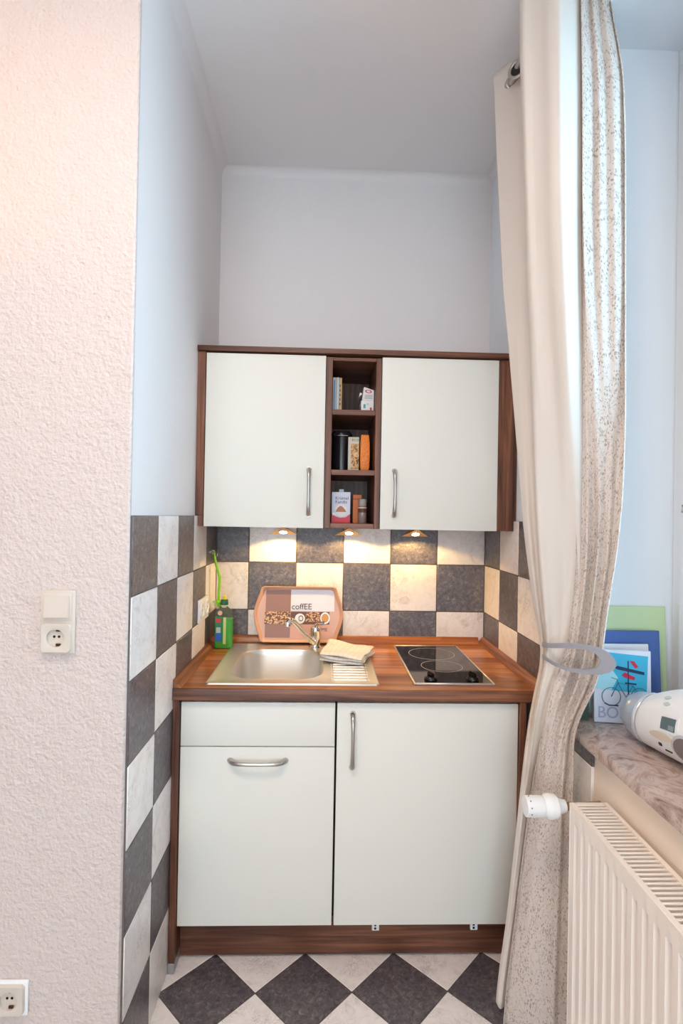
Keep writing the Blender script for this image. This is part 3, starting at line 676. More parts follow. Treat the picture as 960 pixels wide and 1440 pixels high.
# lower white box with coloured marks, upper tilted carton
t = thing('small_box', (.606, -.25, 1.7817), 'small white box with turquoise and red marks, under the opened carton', 'box')
MB().box(.580, .6275, -.29, -.20, 1.7817, 1.829, .001).build('carton', mat('box_white', (232, 230, 228), .5), t)
MB().box(.589, .597, -.2906, -.2901, 1.800, 1.815).build('print_mark', mat('print_teal', (60, 170, 180), .5), t)
MB().box(.613, .620, -.2906, -.2901, 1.787, 1.803).build('print_mark', mat('print_red', (200, 40, 60), .5), t)
MB().box(.602, .608, -.2906, -.2901, 1.812, 1.819).build('print_mark', mat('print_mint', (150, 214, 180), .5), t)
MB().box(.5795, .5801, -.285, -.235, 1.785, 1.810).build('side_print', mat('print_navy', (30, 60, 130), .5), t)
t = thing('folded_carton', (.606, -.25, 1.8295), 'opened white carton with red oval emblem, on top of the small white box', 'carton')
MB().prism([(.584, -.288, 1.8295), (.6275, -.288, 1.8295), (.6275, -.288, 1.868), (.612, -.288, 1.873), (.590, -.288, 1.880)], (0, .08, 0), bev=.001).build('carton', mat('carton_white', (226, 222, 220), .5), t)
MB().prism([(.573, -.280, 1.845), (.576, -.280, 1.860), (.584, -.280, 1.858), (.583, -.280, 1.853), (.579, -.280, 1.850)], (0, .05, 0)).build('carton_flap', MATS['carton_white'], t)
m = MB()
def EO(s, c): return [Vector((.607+.0125*s*math.cos(2*math.pi*k/28), c, 1.863+.006*s*math.sin(2*math.pi*k/28)-.0016*math.cos(2*math.pi*k/28))) for k in range(28)]
m.loft([EO(1, -.2883), EO(1, -.2888), EO(.62, -.2888), EO(.62, -.2883)], smooth=False); m.build('emblem', MATS['print_red'], t)
for k in range(3): MB().box(.592+.001*k, .622, -.2888, -.2883, 1.8365+k*.0055, 1.8385+k*.0055).build('print_line', mat('print_grey', (150, 146, 150), .5), t)
# canister
t = thing('canister', (.515, -.215, 1.5647), 'black lidded storage canister with a wire clasp, on the middle niche shelf', 'canister')
MB().lathe([(.036, .0), (.038, .002), (.038, .135), (.036, .137)], (.5135, -.215, 1.5647), (0, 0, 1), 40).build('canister_body', mat('canister_black', (30, 27, 32), .18), t)
MB().lathe([(.0385, 0), (.040, .002), (.040, .010), (.034, .020), (.012, .024)], (.5135, -.215, 1.5647+.137), (0, 0, 1), 40).build('lid', mat('canister_lid', (44, 42, 50), .15), t)
MB().tube([(.480, -.237, 1.706), (.4815, -.250, 1.7005), (.492, -.2535, 1.7015), (.51, -.256, 1.702), (.535, -.252, 1.702)], .0011, 8).build('wire_clasp', M_CHROME, t)
# biscuit box
t = thing('biscuit_box', (.565, -.265, 1.5647), 'flat box with a picture of brown biscuits, between the black canister and the orange packet', 'box')
MB().box(.5355, .5760, -.280, -.262, 1.5647, 1.6935, .001).build('carton', mat('box_beige', (206, 196, 176), .45), t)
def bisc():
    m = mat('biscuit_print', (170, 120, 70), .45); p = pos(m); n = noise(m, p, 85, 4, .6, 1)
    L(m, ramp(m, n, [(.35, (70, 36, 22)), (.48, (190, 130, 70)), (.6, (226, 186, 126))]), B(m).inputs['Base Color']); return m
MB().box(.546, .5755, -.2808, -.2802, 1.574, 1.668).build('biscuit_picture', bisc(), t)
text('box_lettering', 'ECO', (.549, -.2806, 1.678), (1, 0, 0), (0, 0, 1), .013, M_TXT, t)
# orange packet
t = thing('orange_packet', (.600, -.265, 1.5647), 'bright orange upright paper packet at the right of the middle niche shelf', 'packet')
m = MB()
def OR(w, d, z): return rrect(.5985-w, .5985+w, -.268-d, -.268+d, z, .003, 3)
m.loft([OR(.0145, .012, 1.5650), OR(.017, .016, 1.580), OR(.018, .018, 1.62), OR(.0172, .015, 1.675), OR(.0145, .007, 1.703), OR(.014, .005, 1.7035)], cap0=True, cap1=True)
mo = mat('orange_paper', (238, 128, 34), .5); nn = noise(mo, pos(mo), 240, 3); L(mo, ramp(mo, nn, [(.35, (222, 104, 20)), (.65, (248, 150, 56))]), B(mo).inputs['Base Color'])
m.build('packet_body', mo, t)
# Krümel Kandis
t = thing('sugar_carton', (.510, -.27, 1.3717), 'white and red carton of crumbled rock sugar at the left of the lowest niche shelf', 'carton')
MB().box(.4775, .5470, -.285, -.245, 1.3717, 1.4870, .001).build('carton', mat('carton_lilac', (206, 206, 222), .4), t)
MB().prism([(.4777, -.2852, 1.3722), (.5468, -.2852, 1.3722), (.5468, -.2852, 1.406), (.530, -.2852, 1.394), (.510, -.2852, 1.3915), (.492, -.2852, 1.397), (.4777, -.2852, 1.4045)], (0, -.0005, 0)).build('red_field', mat('carton_red', (204, 26, 48), .4), t)
MB().lathe([(.0225, 0), (.0225, .0005)], (.5125, -.2857, 1.419), (0, -1, 0), 28).build('bowl_print', mat('bowl_print', (226, 214, 210), .4), t)
m = MB(); m.prism([(.492, -.2862, 1.413), (.533, -.2862, 1.413), (.526, -.2862, 1.424), (.519, -.2862, 1.432), (.511, -.2862, 1.436), (.503, -.2862, 1.431), (.497, -.2862, 1.423)], (0, -.0004, 0)); m.build('sugar_print', mat('sugar_brown', (176, 118, 84), .5), t)
MB().prism([(.481, -.2862, 1.398), (.488, -.2862, 1.404), (.496, -.2862, 1.398), (.490, -.2862, 1.409), (.483, -.2862, 1.411)], (0, -.0004, 0)).build('leaf_print', M_WPL, t)
MB().box(.5050, .5225, -.268, -.262, 1.487, 1.4985, .001).build('carton_tab', MATS['carton_lilac'], t)
text('carton_lettering', 'Krümel', (.4905, -.2854, 1.459), (1, 0, 0), (0, 0, 1), .0165, M_TXT, t)
text('carton_lettering', 'Kandis', (.4905, -.2854, 1.445), (1, 0, 0), (0, 0, 1), .0165, M_TXT, t)
# orange tube box + spice jar
t = thing('seasoning_box', (.574, -.25, 1.3717), 'narrow orange cardboard box behind the spice jar on the lowest niche shelf', 'box')
MB().box(.5580, .5900, -.262, -.240, 1.3717, 1.4790, .001).build('carton', mat('box_orange', (196, 108, 44), .5), t)
MB().box(.5582, .5898, -.2626, -.2621, 1.4600, 1.4655).build('band', mat('box_red_band', (170, 60, 36), .5), t)
t = thing('spice_jar', (.592, -.285, 1.3717), 'spice jar with grey lid in front of the orange box, lowest niche shelf', 'jar')
M_JAR = mat('jar_glass', (200, 180, 170), .08); B(M_JAR).inputs['Transmission Weight'].default_value = .6
MB().lathe([(.0145, 0), (.016, .002), (.016, .058), (.0135, .066)], (.592, -.288, 1.3719), (0, 0, 1), 28).build('jar_glass', M_JAR, t)
MB().lathe([(.0135, .0025), (.0145, .004), (.0145, .036)], (.592, -.288, 1.3719), (0, 0, 1), 28).build('ground_spice', mat('spice_brown', (126, 86, 78), .8), t, label='brown spice filling')
MB().lathe([(.0163, .040), (.0163, .060)], (.592, -.288, 1.3719), (0, 0, 1), 28).build('jar_label', mat('jar_label_dark', (92, 52, 44), .5), t, label='dark label with pale band')
MB().lathe([(.0165, .0555), (.0165, .060)], (.592, -.288, 1.3719), (0, 0, 1), 28).build('label_band', mat('jar_cream', (220, 190, 160), .5), t)
MB().lathe([(.0140, .064), (.0150, .066), (.0150, .088), (.0135, .090)], (.592, -.288, 1.3719), (0, 0, 1), 28).build('lid', mat('lid_grey', (150, 144, 138), .35), t)
# ------------------------------------------------------------------ radiator
RX0, RX1, RYa, RYb, RZa, RZb = 1.045, 1.135, -1.016, -1.98, .13, .727
rd = thing('radiator', (1.09, -1.5, RZa), 'white ribbed panel radiator mounted under the stone window sill', 'radiator')
m = MB()   # fluted front panel
yb = RYa-.012
prof_ = []; y = RYa-.030
def flute(z, damp):
    pts = [Vector((RX0, RYa, z)), Vector((RX0, RYa-.022, z))]
    y = RYa-.024
    while y > RYb+.04:
        for dy, dx in ((0, 0), (.004, .0065), (.013, .0075), (.017, .001), (.0325, 0)):
            pts.append(Vector((RX0+dx*damp, y-dy, z)))
        y -= .0333
    pts += [Vector((RX0, RYb, z))]; return pts
m.loft([flute(RZb-.001, 0), flute(RZb-.036, 0), flute(RZb-.048, 1), flute(RZa+.05, 1), flute(RZa+.04, 0), flute(RZa, 0)], closed=False, smooth=False)
m.box(RX0+.0095, RX0+.0115, RYb, RYa-.002, RZa+.002, RZb-.004)
m.build('front_panel', M_WHITE, rd)
MB().box(RX1-.012, RX1, RYb, RYa-.002, RZa, RZb-.006, .001).build('rear_panel', M_WHITE, rd)
m = MB(); m.box(RX0-.0005, RX1+.0005, RYa-.004, RYa+.0005, RZa, RZb-.001, .001); m.build('side_cover', M_WHITE, rd); MB().box(RX0, RX1, RYb, RYb+.004, RZa, RZb-.001, .001).build('side_cover', M_WHITE, rd)
m = MB(); m.box(RX0-.001, RX0+.012, RYb, RYa+.001, RZb-.006, RZb+.001, .0012); m.box(RX1-.010, RX1+.001, RYb, RYa+.001, RZb-.006, RZb+.001, .0012)
m.box(RX0+.012, RX1-.010, RYa-.012, RYa+.001, RZb-.006, RZb+.0008, .001)
y = RYa-.0185
while y > RYb+.01:
    m.box(RX0+.010, RX1-.008, y-.0055, y, RZb-.008, RZb, .001); y -= .0128
m.build('top_grille', M_WHITE, rd)
MB().box(RX0+.025, RX1-.022, RYb+.02, RYa-.02, RZa+.03, RZb-.05).build('convector_core', mat('convector_grey', (120, 116, 112), .6), rd)
# thermostatic valve
vz, vy = .702, -.985
tv = thing('radiator_valve', (1.03, vy, vz-.03), 'white thermostatic valve sticking out at the near-curtain corner of the radiator', 'valve')
MB().lathe([(.010, -.002), (.023, 0), (.0245, .004), (.0245, .038), (.0225, .044), (.021, .046)], (.950, vy, vz), (1, 0, 0), 36).build('thermostat_head', M_WPL, tv)
MB().lathe([(.021, 0), (.028, .008), (.0295, .018), (.027, .032), (.018, .040), (.015, .055)], (.993, vy, vz), (1, 0, 0), 36).build('valve_collar', M_WPL, tv)
m = MB()
for k in range(10):
    a = 2*math.pi*k/10; m.box(-.002, .002, -.001, .001, -.001, .001) if False else None
    q = Vector((.958, vy+.0246*math.sin(a), vz+.0246*math.cos(a))); m.lathe([(.0016, -.0005), (.0016, .0008)], q, (0, math.sin(a), math.cos(a)), 8)
m.build('grip_dots', mat('dot_grey', (90, 90, 96), .5), tv)
m = MB(); m.tube([(1.040, vy, vz), (1.075, vy, vz), (1.085, vy, vz-.002), (1.090, vy-.010, vz-.004), (1.090, RYa+.001, vz-.004)], .0095, 14); m.tube([(1.078, vy, vz), (1.1405, vy+.010, vz)], .0075, 12)
m.build('valve_body', mat('worn_brass', (176, 150, 120), .35, .85), tv)
# ------------------------------------------------------------------ curtain
def interp(v, tab):
    xs = [a for a, _ in tab]; ys = [b for _, b in tab]; return float(np.mean([np.interp(v+d, xs, ys) for d in (-26, -13, 0, 13, 26)]))
LT = [(-200, 690), (100, 691), (112, 694), (200, 697), (400, 706), (480, 714), (600, 724), (740, 735), (820, 745), (880, 754), (912, 762), (925, 762), (950, 755), (985, 748), (1030, 740), (1110, 731), (1200, 722), (1290, 712), (1380, 699), (1500, 690)]
BT = [(-200, 812), (600, 813), (800, 811), (850, 806), (905, 799), (940, 788), (985, 772), (1030, 763), (1100, 750), (1200, 737), (1300, 725), (1400, 713), (1500, 705)]
RTt = [(-200, 850), (0, 858), (40, 866), (68, 871), (100, 877), (200, 880), (600, 880), (700, 876), (780, 868), (850, 856), (905, 849), (930, 846), (960, 842), (985, 830), (1010, 812), (1030, 807), (1110, 806), (1200, 806), (1300, 804), (1450, 803), (1600, 803)]
PLAIN_T = [(0, -.615), (.13, -.645), (.27, -.675), (.36, -.715), (.385, -.745), (.33, -.80), (.31, -.88), (.345, -.918), (.44, -.932), (.54, -.955), (.64, -.985), (.74, -1.00), (.80, -.992), (.90, -.965), (1.0, -.935)]
PLAIN_B = [(0, -.745), (.09, -.770), (.17, -.766), (.22, -.78), (.225, -.80), (.20, -.815), (.25, -.838), (.40, -.842), (.55, -.848), (.68, -.850), (.78, -.856), (.86, -.862), (.94, -.870), (1.0, -.875), (1.02, -.870)]
PRINT_T = [(-.03, -.905), (.0, -.915), (.06, -.925), (.10, -.935), (.12, -.945), (.10, -.955), (.2, -.945), (.34, -.925), (.46, -.935), (.6, -.912), (.76, -.918), (.9, -.895), (1.0, -.885), (.98, -.90)]
PRINT_B = [(-.03, -.880), (.0, -.878), (.12, -.878), (.24, -.894), (.30, -.888), (.42, -.880), (.5, -.905), (.53, -.918), (.66, -.908), (.76, -.925), (.84, -.915), (.92, -.932), (1.0, -.950), (.98, -.96)]
PLAIN_C = [(i/14, -.782-.022*math.sin(math.pi*min(1, i/11))+(-.02 if i > 12 else 0)) for i in range(15)]
PRINT_C = [(-.03, -.835), (.02, -.822), (.09, -.828), (.18, -.840), (.27, -.850), (.36, -.857), (.45, -.862), (.54, -.868), (.63, -.880), (.72, -.893), (.80, -.885), (.88, -.900), (1.0, -.925), (.98, -.94)]
def catmull(P, n):
    P = [P[0]]+list(P)+[P[-1]]; out = []
    for i in range(1, len(P)-2):
        for k in range(n):
            t = k/n; a, b, c, d = [np.array(P[i+q]) for q in (-1, 0, 1, 2)]
            out.append(.5*((2*b)+(-a+c)*t+(2*a-5*b+4*c-d)*t*t+(-a+3*b-3*c+d)*t**3))
    out.append(np.array(P[-2])); return out
def sheet(top, bot, low, Lf, Rf, kind, zt=2.765, zb=.022):
    n = 7; A, Bt, Cb = catmull(top, n), catmull(bot, n), catmull(low, n); nc = len(A); nr = 150
    bm = bmesh.new(); uvl = bm.loops.layers.uv.new('uv'); grid = []; cum = []
    for i in range(nc):
        a, b, c_ = A[i], Bt[i], Cb[i]
        def vpix(z, y): D = (y-CY); return 726-(z-CZ)*FPX/D
        vt, vb = vpix(zt, a[1]), vpix(zb+(.006*math.sin(i*.16) if kind else 0), c_[1]); colv = []
        for j in range(nr+1):
            v = vt+(vb-vt)*j/nr
            w = min(1, max(0, (v-260)/(880-260))); w = w*w*(3-2*w)
            fr = a[0]*(1-w)+b[0]*w; y = a[1]*(1-w)+b[1]*w
            w2 = min(1, max(0, (v-945)/190)); w2 = w2*w2*(3-2*w2)
            fr = fr*(1-w2)+c_[0]*w2; y = y*(1-w2)+c_[1]*w2
            # cinched at the clip, spreads below
            l, r = interp(v, Lf), interp(v, Rf)
            s = i/nc
            wr = .0022*math.sin(v*.013+s*9)*math.sin(s*13+v*.003)+.0035*math.sin(v*.04+s*19)*math.exp(-((v-935)/80)**2)
            y += wr
            if v > 960: y += .004*math.sin(s*6+kind*2+v*.004)*min(1, (v-960)/200)
            u = l+(r-l)*fr
            colv.append(bm.verts.new(at(u, v, 'y', y)))
        grid.append(colv)
    cum = [0]
    for i in range(1, nc): cum.append(cum[-1]+max(.004, (grid[i][60].co-grid[i-1][60].co).length))
    for i in range(nc-1):
        for j in range(nr):
            f = bm.faces.new((grid[i][j], grid[i+1][j], grid[i+1][j+1], grid[i][j+1])); f.smooth = True
            for lp, (a, b) in zip(f.loops, ((i, j), (i+1, j), (i+1, j+1), (i, j+1))): lp[uvl].uv = (cum[a]*1.0, grid[a][b].co.z)
    mb = MB(); mb.bm.free(); mb.bm = bm; return mb
def cloth(name, rgb, printed):
    m = bpy.data.materials.new(name); m.use_nodes = True; MATS[name] = m; nt = m.node_tree; b = B(m); b.inputs['Roughness'].default_value = .85
    col = None
    if printed:
        tc = N(m, 'ShaderNodeTexCoord'); mp = N(m, 'ShaderNodeMapping'); mp.inputs['Scale'].default_value = (95, 95, 95); L(m, tc.outputs['UV'], mp.inputs[0])
        v = N(m, 'ShaderNodeTexVoronoi'); v.inputs['Scale'].default_value = 1; v.inputs['Randomness'].default_value = .9; L(m, mp.outputs[0], v.inputs['Vector'])
        n1 = noise(m, mp.outputs[0], .16, 2)
        g = N(m, 'ShaderNodeMath', operation='MULTIPLY_ADD'); L(m, n1, g.inputs[0]); g.inputs[1].default_value = .75; g.inputs[2].default_value = -.115
        d = N(m, 'ShaderNodeMath', operation='LESS_THAN'); L(m, v.outputs['Distance'], d.inputs[0]); L(m, g.outputs[0], d.inputs[1])
        n2 = noise(m, mp.outputs[0], .32, 2, .5, 1.5)
        s = N(m, 'ShaderNodeMath', operation='SUBTRACT'); L(m, n2, s.inputs[0]); s.inputs[1].default_value = .5
        ab = N(m, 'ShaderNodeMath', operation='ABSOLUTE'); L(m, s.outputs[0], ab.inputs[0])
        lt = N(m, 'ShaderNodeMath', operation='LESS_THAN'); L(m, ab.outputs[0], lt.inputs[0]); lt.inputs[1].default_value = .018
        mx = N(m, 'ShaderNodeMath', operation='MAXIMUM'); L(m, d.outputs[0], mx.inputs[0])
        h2 = N(m, 'ShaderNodeMath', operation='MULTIPLY'); L(m, lt.outputs[0], h2.inputs[0]); h2.inputs[1].default_value = .7; L(m, h2.outputs[0], mx.inputs[1])
        h3 = N(m, 'ShaderNodeMath', operation='MULTIPLY'); L(m, mx.outputs[0], h3.inputs[0]); h3.inputs[1].default_value = .6
        col = mix(m, h3.outputs[0], srgb(rgb), srgb((150, 118, 98)))
        L(m, col, b.inputs['Base Color'])
    else: b.inputs['Base Color'].default_value = srgb(rgb)
    tr = nt.nodes.new('ShaderNodeBsdfTranslucent'); x = nt.nodes.new('ShaderNodeMixShader'); x.inputs[0].default_value = (.30 if printed else .22)
    if col: L(m, col, tr.inputs[0])
    else: tr.inputs[0].default_value = srgb(rgb)
    out = nt.nodes['Material Output']; L(m, b.outputs[0], x.inputs[1]); L(m, tr.outputs[0], x.inputs[2]); L(m, x.outputs[0], out.inputs[0])
    nn = noise(m, pos(m), 900, 1); bump(m, nn, .15, .0005)
    return m
ct = thing('curtain', (1.03, -.83, .02), 'long cream curtain with small sprig print, gathered beside the window', 'curtain')
def soli(o, t=.0012):
    md = o.modifiers.new('cloth', 'SOLIDIFY'); md.thickness = t; return o
soli(sheet(PLAIN_T, PLAIN_B, PLAIN_C, LT, [(a, b+5) for a, b in BT], 0, zb=.045).build('plain_panel', cloth('cream_cloth', (238, 228, 218), False), ct, label='plain cream side of the curtain'))
soli(sheet(PRINT_T, PRINT_B, PRINT_C, BT, RTt, 1, zb=.014).build('printed_panel', cloth('printed_cloth', (238, 226, 216), True), ct, label='side with small grey-brown sprig print'))
gp = at(726, 97, 'y', -.705)
rd_dir = Vector((0, -1, 0))
m = MB(); m.tube([(gp.x+.004, -.655, gp.z), (gp.x+.004, -2.15, gp.z)], .0125, 18)
m.lathe([(.0125, 0), (.019, .004), (.019, .02), (.012, .026)], (gp.x+.004, -.657, gp.z), (0, 1, 0), 20)
m2 = thing('curtain_rod', (gp.x, -1.4, gp.z), 'metal curtain rod through the curtain rings near the ceiling', 'curtain rod')
m.build('rod', M_NICKEL, m2)
m = MB()
for yy in (-1.0, -2.12):
    m = MB(); m.tube([(gp.x+.004, yy, gp.z+.012), (gp.x+.004, yy, ZC-.0005)], .006, 10); m.build('rod_bracket', M_NICKEL, m2)
nrm = Vector((-.55, -.84, 0)).normalized(); 
def eyelet(c, n_, r=.024):
    m = MB(); n_ = Vector(n_).normalized(); pr = []
    for k in range(13):
        a = 2*math.pi*k/12; pr.append((r+.0055*math.cos(a), .0035*math.sin(a)))
    m.lathe(pr, c, n_, 32, caps=False); m.build('eyelet_ring', M_NICKEL, ct, label='metal eyelet ring')
    MB().lathe([(r-.004, -.001), (r-.004, .0010)], Vector(c)+n_*.0005, n_, 28).build('eyelet_hole', M_BLK, ct)
eyelet(at(727, 97, 'y', -.716), (-.70, -.71, 0))
# ------------------------------------------------------------------ curtain clip
OUTER = [(762, 904), (775, 905.5), (795, 905), (812, 905.5), (830, 908), (845, 912), (857, 919), (864, 927), (866.5, 934), (864, 941), (857, 946), (845, 948.8), (830, 949), (812, 947), (795, 943), (778, 936), (762, 925.5)]
INNER = [(762, 909.5), (775, 911.5), (795, 911.5), (812, 912.5), (825, 914.5), (835, 918), (841, 923), (844, 928.5), (843, 934), (839, 939), (831, 941.5), (820, 942), (808, 941), (796, 938.5), (784, 934.5), (772, 927.5), (762, 920.5)]
def clipy(u): return float(np.interp(u, [762, 768, 776, 800, 830, 866], [-.815, -.862, -.885, -.930, -.975, -1.012]))
m = MB(); lps = []
for off in (0, .0075):
    lps.append([at(u, v, 'y', clipy(u))+Vector((off*.35, off, 0)) for u, v in OUTER]); lps.append([at(u, v, 'y', clipy(u))+Vector((off*.35, off, 0)) for u, v in INNER])
fo, fi, bo, bi = lps; n = len(fo)
m.loft([fo, fi, bi, bo, fo], closed=False, smooth=False)
m.bm.faces.new([m.bm.verts.new(p) for p in (fo[0], fi[0], bi[0], bo[0])]); m.bm.faces.new([m.bm.verts.new(p) for p in (fo[-1], fi[-1], bi[-1], bo[-1])])
bmesh.ops.remove_doubles(m.bm, verts=m.bm.verts, dist=.00005)
o = m.build('curtain_clip', mat('clip_grey', (158, 158, 166), .45)); o['label'] = 'grey oval open curtain clip holding the gathered curtain'; o['category'] = 'curtain clip'
# ------------------------------------------------------------------ things standing on the sill
SZ = .8492
def slab_from(pix, ys, th, name, material, parent):
    """leaning board: pixel corners (bl, br, tr, tl) with their depths; real thickness th backwards"""
    P = [at(u, v, 'y', y) for (u, v), y in zip(pix, ys)]
    for k in (0, 1): P[k].z = SZ+.0005
    nr = (P[1]-P[0]).cross(P[3]-P[0]).normalized()
    if nr.y < 0: nr = -nr
    m = MB(); m.prism(P, nr*th, bev=.0006); return m.build(name, material, parent), P, nr
def board(name, label, cat, x0, x1, yb, yt, h, th, mm, part, twist=0):
    t = thing(name, ((x0+x1)/2, yb, SZ), label, cat)
    d = Vector((math.cos(twist), math.sin(twist), 0)); w = x1-x0
    lean = Vector((0, (yt-yb), math.sqrt(max(h*h-(yt-yb)**2, 0)))); nr = d.cross(lean).normalized()
    if nr.y < 0: nr = -nr
    c0 = Vector((x0, yb, SZ+.0008)); m = MB()
    m.prism([c0, c0+d*w, c0+d*w+lean, c0+lean], nr*th, bev=.0008); m.build(part, mm, t)
    return t, c0, d, lean.normalized(), -nr, w, h
board('green_folder', 'large pale green folder, tallest of the things leaning on the sill', 'folder', 1.236, 1.431, -.786, -.768, .305, .006, mat('folder_green', (204, 226, 178), .35), 'cover')
board('blue_booklet', 'blue booklet leaning between the green folder and the travel guide on the sill', 'booklet', 1.222, 1.401, -.808, -.790, .240, .009, mat('booklet_blue', (72, 104, 172), .4), 'cover')
board('white_booklet', 'white brochure just behind the travel guide on the sill', 'brochure', 1.202, 1.360, -.822, -.806, .206, .006, mat('brochure_white', (232, 234, 238), .4), 'cover')
gt, c0, gd, gu, gn, gw, gh = board('travel_guide', 'travel guide with bicycle and signpost on its pale cover, on the sill', 'book', 1.196, 1.342, -.834, -.826, .196, .012, mat('guide_white', (222, 226, 238), .35), 'cover', twist=-.16)
def GP(a, b, c=.0006): return c0+gd*a*gw+gu*b*gh+gn*c
def gpoly(name, pts, mm, c=.0006, th=.0005, lab=None):
    m = MB(); m.prism([GP(a, b, c) for a, b in pts], gn*th); o = m.build(name, mm, gt); return o
def gline(name, pts, r, mm, c=.0012): MB().tube([GP(a, b, c) for a, b in pts], r, 6).build(name, mm, gt)
gpoly('cover_picture', [(.02, .46), (.92, .42), (.95, .93), (.03, .975)], mat('print_sky', (60, 178, 214), .35))
gpoly('cover_picture', [(.02, .46), (.30, .45), (.42, .62), (.25, .80), (.03, .82)], mat('print_palesky', (168, 220, 232), .35), .0011)
gline('signpost_print', [(.60, .40), (.60, .86)], .0016, mat('print_darkblue', (26, 46, 84), .4))
gpoly('signpost_print', [(.36, .755), (.41, .785), (.88, .715), (.88, .675), (.41, .735)], MATS['print_darkblue'], .0016)
gpoly('signpost_print', [(.62, .86), (.70, .86), (.78, .78), (.72, .76)], mat('print_crimson', (196, 36, 70), .4), .0018)
gpoly('signpost_print', [(.48, .66), (.54, .70), (.72, .64), (.70, .60), (.54, .63)], MATS['print_crimson'], .0018)
gpoly('signpost_print', [(.54, .565), (.74, .555), (.74, .535), (.54, .545)], MATS['print_darkblue'], .0018)
M_TEAL = mat('print_bicycle', (52, 112, 120), .4)
def circ(cx, cy, r): return [(cx+r*math.cos(2*math.pi*k/26), cy+r*math.sin(2*math.pi*k/26)*gw/gh) for k in range(27)]
gline('bicycle_print', circ(.30, .36, .165), .0011, M_TEAL); gline('bicycle_print', circ(.80, .38, .15), .0011, M_TEAL)
gline('bicycle_print', [(.30, .36), (.42, .55), (.68, .52), (.56, .36), (.42, .55)], .0012, M_TEAL); gline('bicycle_print', [(.68, .52), (.80, .38), (.56, .36)], .0011, M_TEAL)
gline('bicycle_print', [(.42, .55), (.40, .60), (.30, .62)], .0011, M_TEAL); gline('bicycle_print', [(.18, .27), (.26, .24), (.42, .24)], .0018, MATS['print_darkblue'])
text('cover_lettering', 'BORK', GP(.05, .065, .0008), gd, gu, .044, mat('print_lilac', (176, 178, 206), .4), gt, font_x=.92)
text('cover_lettering', 'N', GP(.56, .185, .0008), gd, gu, .026, MATS['print_lilac'], gt)
m = MB(); m.prism([GP(-.012, 0, -.012), GP(0, 0, -.0004), GP(0, 1, -.0004), GP(-.012, 1, -.012)], gn*.0004) if False else None
# dark green book beside, seen as a wedge behind the curtain
board('dark_book', 'dark green book mostly hidden behind the curtain, left of the travel guide', 'book', 1.150, 1.188, -.822, -.812, .16, .012, mat('book_darkgreen', (62, 84, 72), .5), 'cover')
# ------------------------------------------------------------------ portable radio
ra0 = Vector((1.264, -.972, 0)); ra1 = Vector((1.362, -1.36, 0)); rax = (ra1-ra0).normalized(); RL = (ra1-ra0).length
rs = Vector((rax.y, -rax.x, 0)).normalized()   # sideways
if rs.x > 0: rs = -rs                           # towards the room
def rad_r(t): return .058+.033*math.sin(math.pi*min(1, max(0, t)))**.9
def RS(t, phi, off=0.0):
    r = rad_r(t); c = ra0+rax*(t*RL)+Vector((0, 0, SZ+.002+r*1.0))
    n_ = rs*math.cos(phi)+Vector((0, 0, 1))*math.sin(phi)
    k = 1.0 if math.sin(phi) > 0 else 1.0
    return c+n_*(r*k+off)
ra = thing('radio', (1.20, -1.15, SZ), 'white and silver portable CD radio lying along the stone window sill', 'radio')
m = MB(); m.loft([[RS(t, 2*math.pi*k/48, -.004 if t in (0.03,) else 0) for k in range(48)] for t in [.03, .045]+list(np.linspace(.07, .93, 22))+[.955, .97]], cap0=True, cap1=True)
m.build('radio_body', M_WPL, ra)
M_POD = mat('speaker_grey', (178, 186, 198), .3, .35)
for sg, tt, cc in ((-1, .0, 1), (1, 1.0, 1)):
    base = ra0+rax*(RL*(.028 if sg < 0 else .972)); ax = rax*sg; r0 = .060
    c = base+Vector((0, 0, SZ+.002+rad_r(.03)))
    m = MB(); m.lathe([(r0+.001, -.001), (r0+.003, .002), (r0+.003, .008), (r0-.001, .0105)], c, ax, 44); m.build('pod_ring', mat('silver_ring', (206, 210, 218), .25, .6), ra)
    m = MB(); m.lathe([(r0-.001, .010), (r0-.001, .026), (r0-.006, .044), (r0-.016, .060), (r0-.032, .071), (.004, .076)], c, ax, 44); m.build('speaker_pod', M_POD, ra, label='grey rounded end pod')
def find(u, v):
    best = None
    for i in range(121):
        for j in range(121):
            t = i/120; ph = -1.2+j/120*3.2; p = RS(t, ph); n_ = rs*math.cos(ph)+Vector((0, 0, 1))*math.sin(ph)
            if n_.dot(Vector((CX, CY, CZ))-p) <= 0: continue
            a, b = toimg(p); d = (a-u)**2+(b-v)**2
            if best is None or d < best[0]: best = (d, t, ph)
    return best[1], best[2]
def patch(name, t0, t1, p0, p1, mm, off=.0015, n=8, label=None, round_=False):
    m = MB(); A = []; Bk = []
    if round_:
        q = [((t0+t1)/2+(t1-t0)/2*math.cos(2*math.pi*k/24), (p0+p1)/2+(p1-p0)/2*math.sin(2*math.pi*k/24)) for k in range(24)]
    else:
        q = [(t0+(t1-t0)*k/n, p0) for k in range(n)]+[(t1, p0+(p1-p0)*k/n) for k in range(n)]+[(t1-(t1-t0)*k/n, p1) for k in range(n)]+[(t0, p1-(p1-p0)*k/n) for k in range(n)]
    cen = RS((t0+t1)/2, (p0+p1)/2, off)
    rings = [[RS(a, b, -.0005) for a, b in q], [RS(a, b, off) for a, b in q]]
    m.loft(rings, smooth=False); vs = m.bm.verts; vs.ensure_lookup_table(); top = list(vs)[-len(q):]; cv = vs.new(cen)
    for i in range(len(q)): m.bm.faces.new((top[i], top[(i+1) % len(q)], cv))
    o = m.build(name, mm, ra)
    if label: o['label'] = label
    return o
ft, fp = find(939, 1019)
patch('display_frame', ft-.066, ft+.066, fp-.22, fp+.22, M_WPL, .002, label='raised display surround')
patch('display', ft-.050, ft+.050, fp-.155, fp+.155, mat('lcd_grey', (92, 112, 118), .15), .0032, label='grey LCD display')
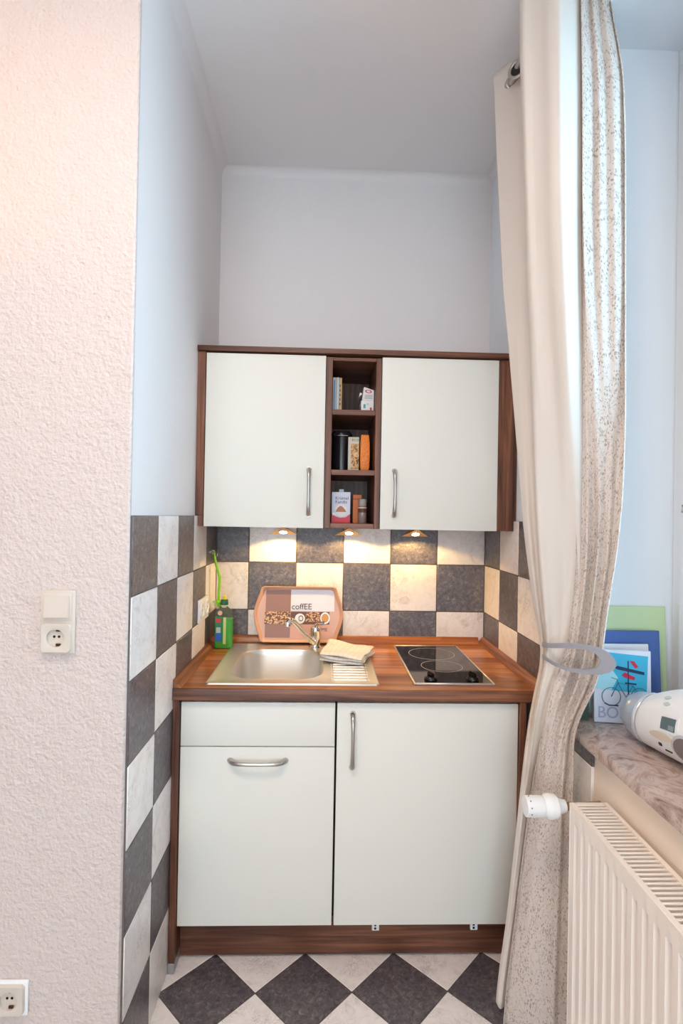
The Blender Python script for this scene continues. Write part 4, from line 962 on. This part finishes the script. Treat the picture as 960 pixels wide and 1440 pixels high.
patch('display', ft+.008, ft+.044, fp-.13, fp-.02, mat('lcd_light', (140, 156, 158), .2), .0038)
for u, v in ((939, 982), (937, 990)):
    a, b = find(u, v); patch('button', a-.022, a+.022, b-.05, b+.05, mat('button_grey', (196, 206, 204), .4), .003, round_=True, label='small oval button')
a, b = find(928, 1034); patch('disc_slot', a-.085, a+.085, b-.11, b+.11, mat('slot_cream', (214, 200, 182), .25), .002, round_=True, label='long oval recess')
a, b = find(928, 1046); patch('port', a-.010, a+.010, b-.045, b+.045, M_BLK, .002)
a, b = find(940, 1056); patch('port', a-.024, a+.024, b-.018, b+.018, M_BLK, .002)
a, b = find(964, 1056); patch('speaker_ring', a-.085, a+.085, b-.36, b+.36, mat('speaker_rim', (206, 208, 212), .3, .3), .004, round_=True)
patch('speaker_grille', a-.068, a+.068, b-.29, b+.29, mat('speaker_mesh', (120, 110, 112), .6), .0052, round_=True, label='round grey speaker grille')
cl = thing('fill_ceiling_lamp', (.1, -2.05, ZC-.06), 'square flat white ceiling lamp added for fill light, unseen above the camera', 'lamp')  # housing added around the floor fill light, out of view
MB().box(-.17, .37, -2.32, -1.78, ZC-.06, ZC-.0005, .004).build('housing', M_WPL, cl)
# ------------------------------------------------------------------ warm lamp added out of view for the left wall glow and ceiling
lp = thing('added_floor_lamp', (-.72, -1.42, 0), 'slim floor lamp with an upward opening bowl shade, added out of view beside the left wall', 'floor lamp')
LX, LY = -.72, -1.42
MB().lathe([(.13, 0.0005), (.13, .012), (.02, .022)], (LX, LY, 0), (0, 0, 1), 36).build('base', M_WHITE, lp)
MB().tube([(LX, LY, .02), (LX, LY, 1.76)], .011, 14).build('pole', M_WHITE, lp)
MB().lathe([(.02, 1.75), (.07, 1.76), (.13, 1.80), (.165, 1.86), (.162, 1.862), (.125, 1.806), (.02, 1.775)], (LX, LY, 0), (0, 0, 1), 36).build('bowl_shade', M_WHITE, lp)
ld = bpy.data.lights.new('uplight', 'AREA'); ld.shape = 'DISK'; ld.size = .16; ld.energy = 2.8; ld.color = (1, .44, .06)
lo = bpy.data.objects.new('uplight', ld); lo.location = (0, 0, 1.83); lo.rotation_euler = (math.pi, 0, 0); COL.objects.link(lo); lo.parent = lp
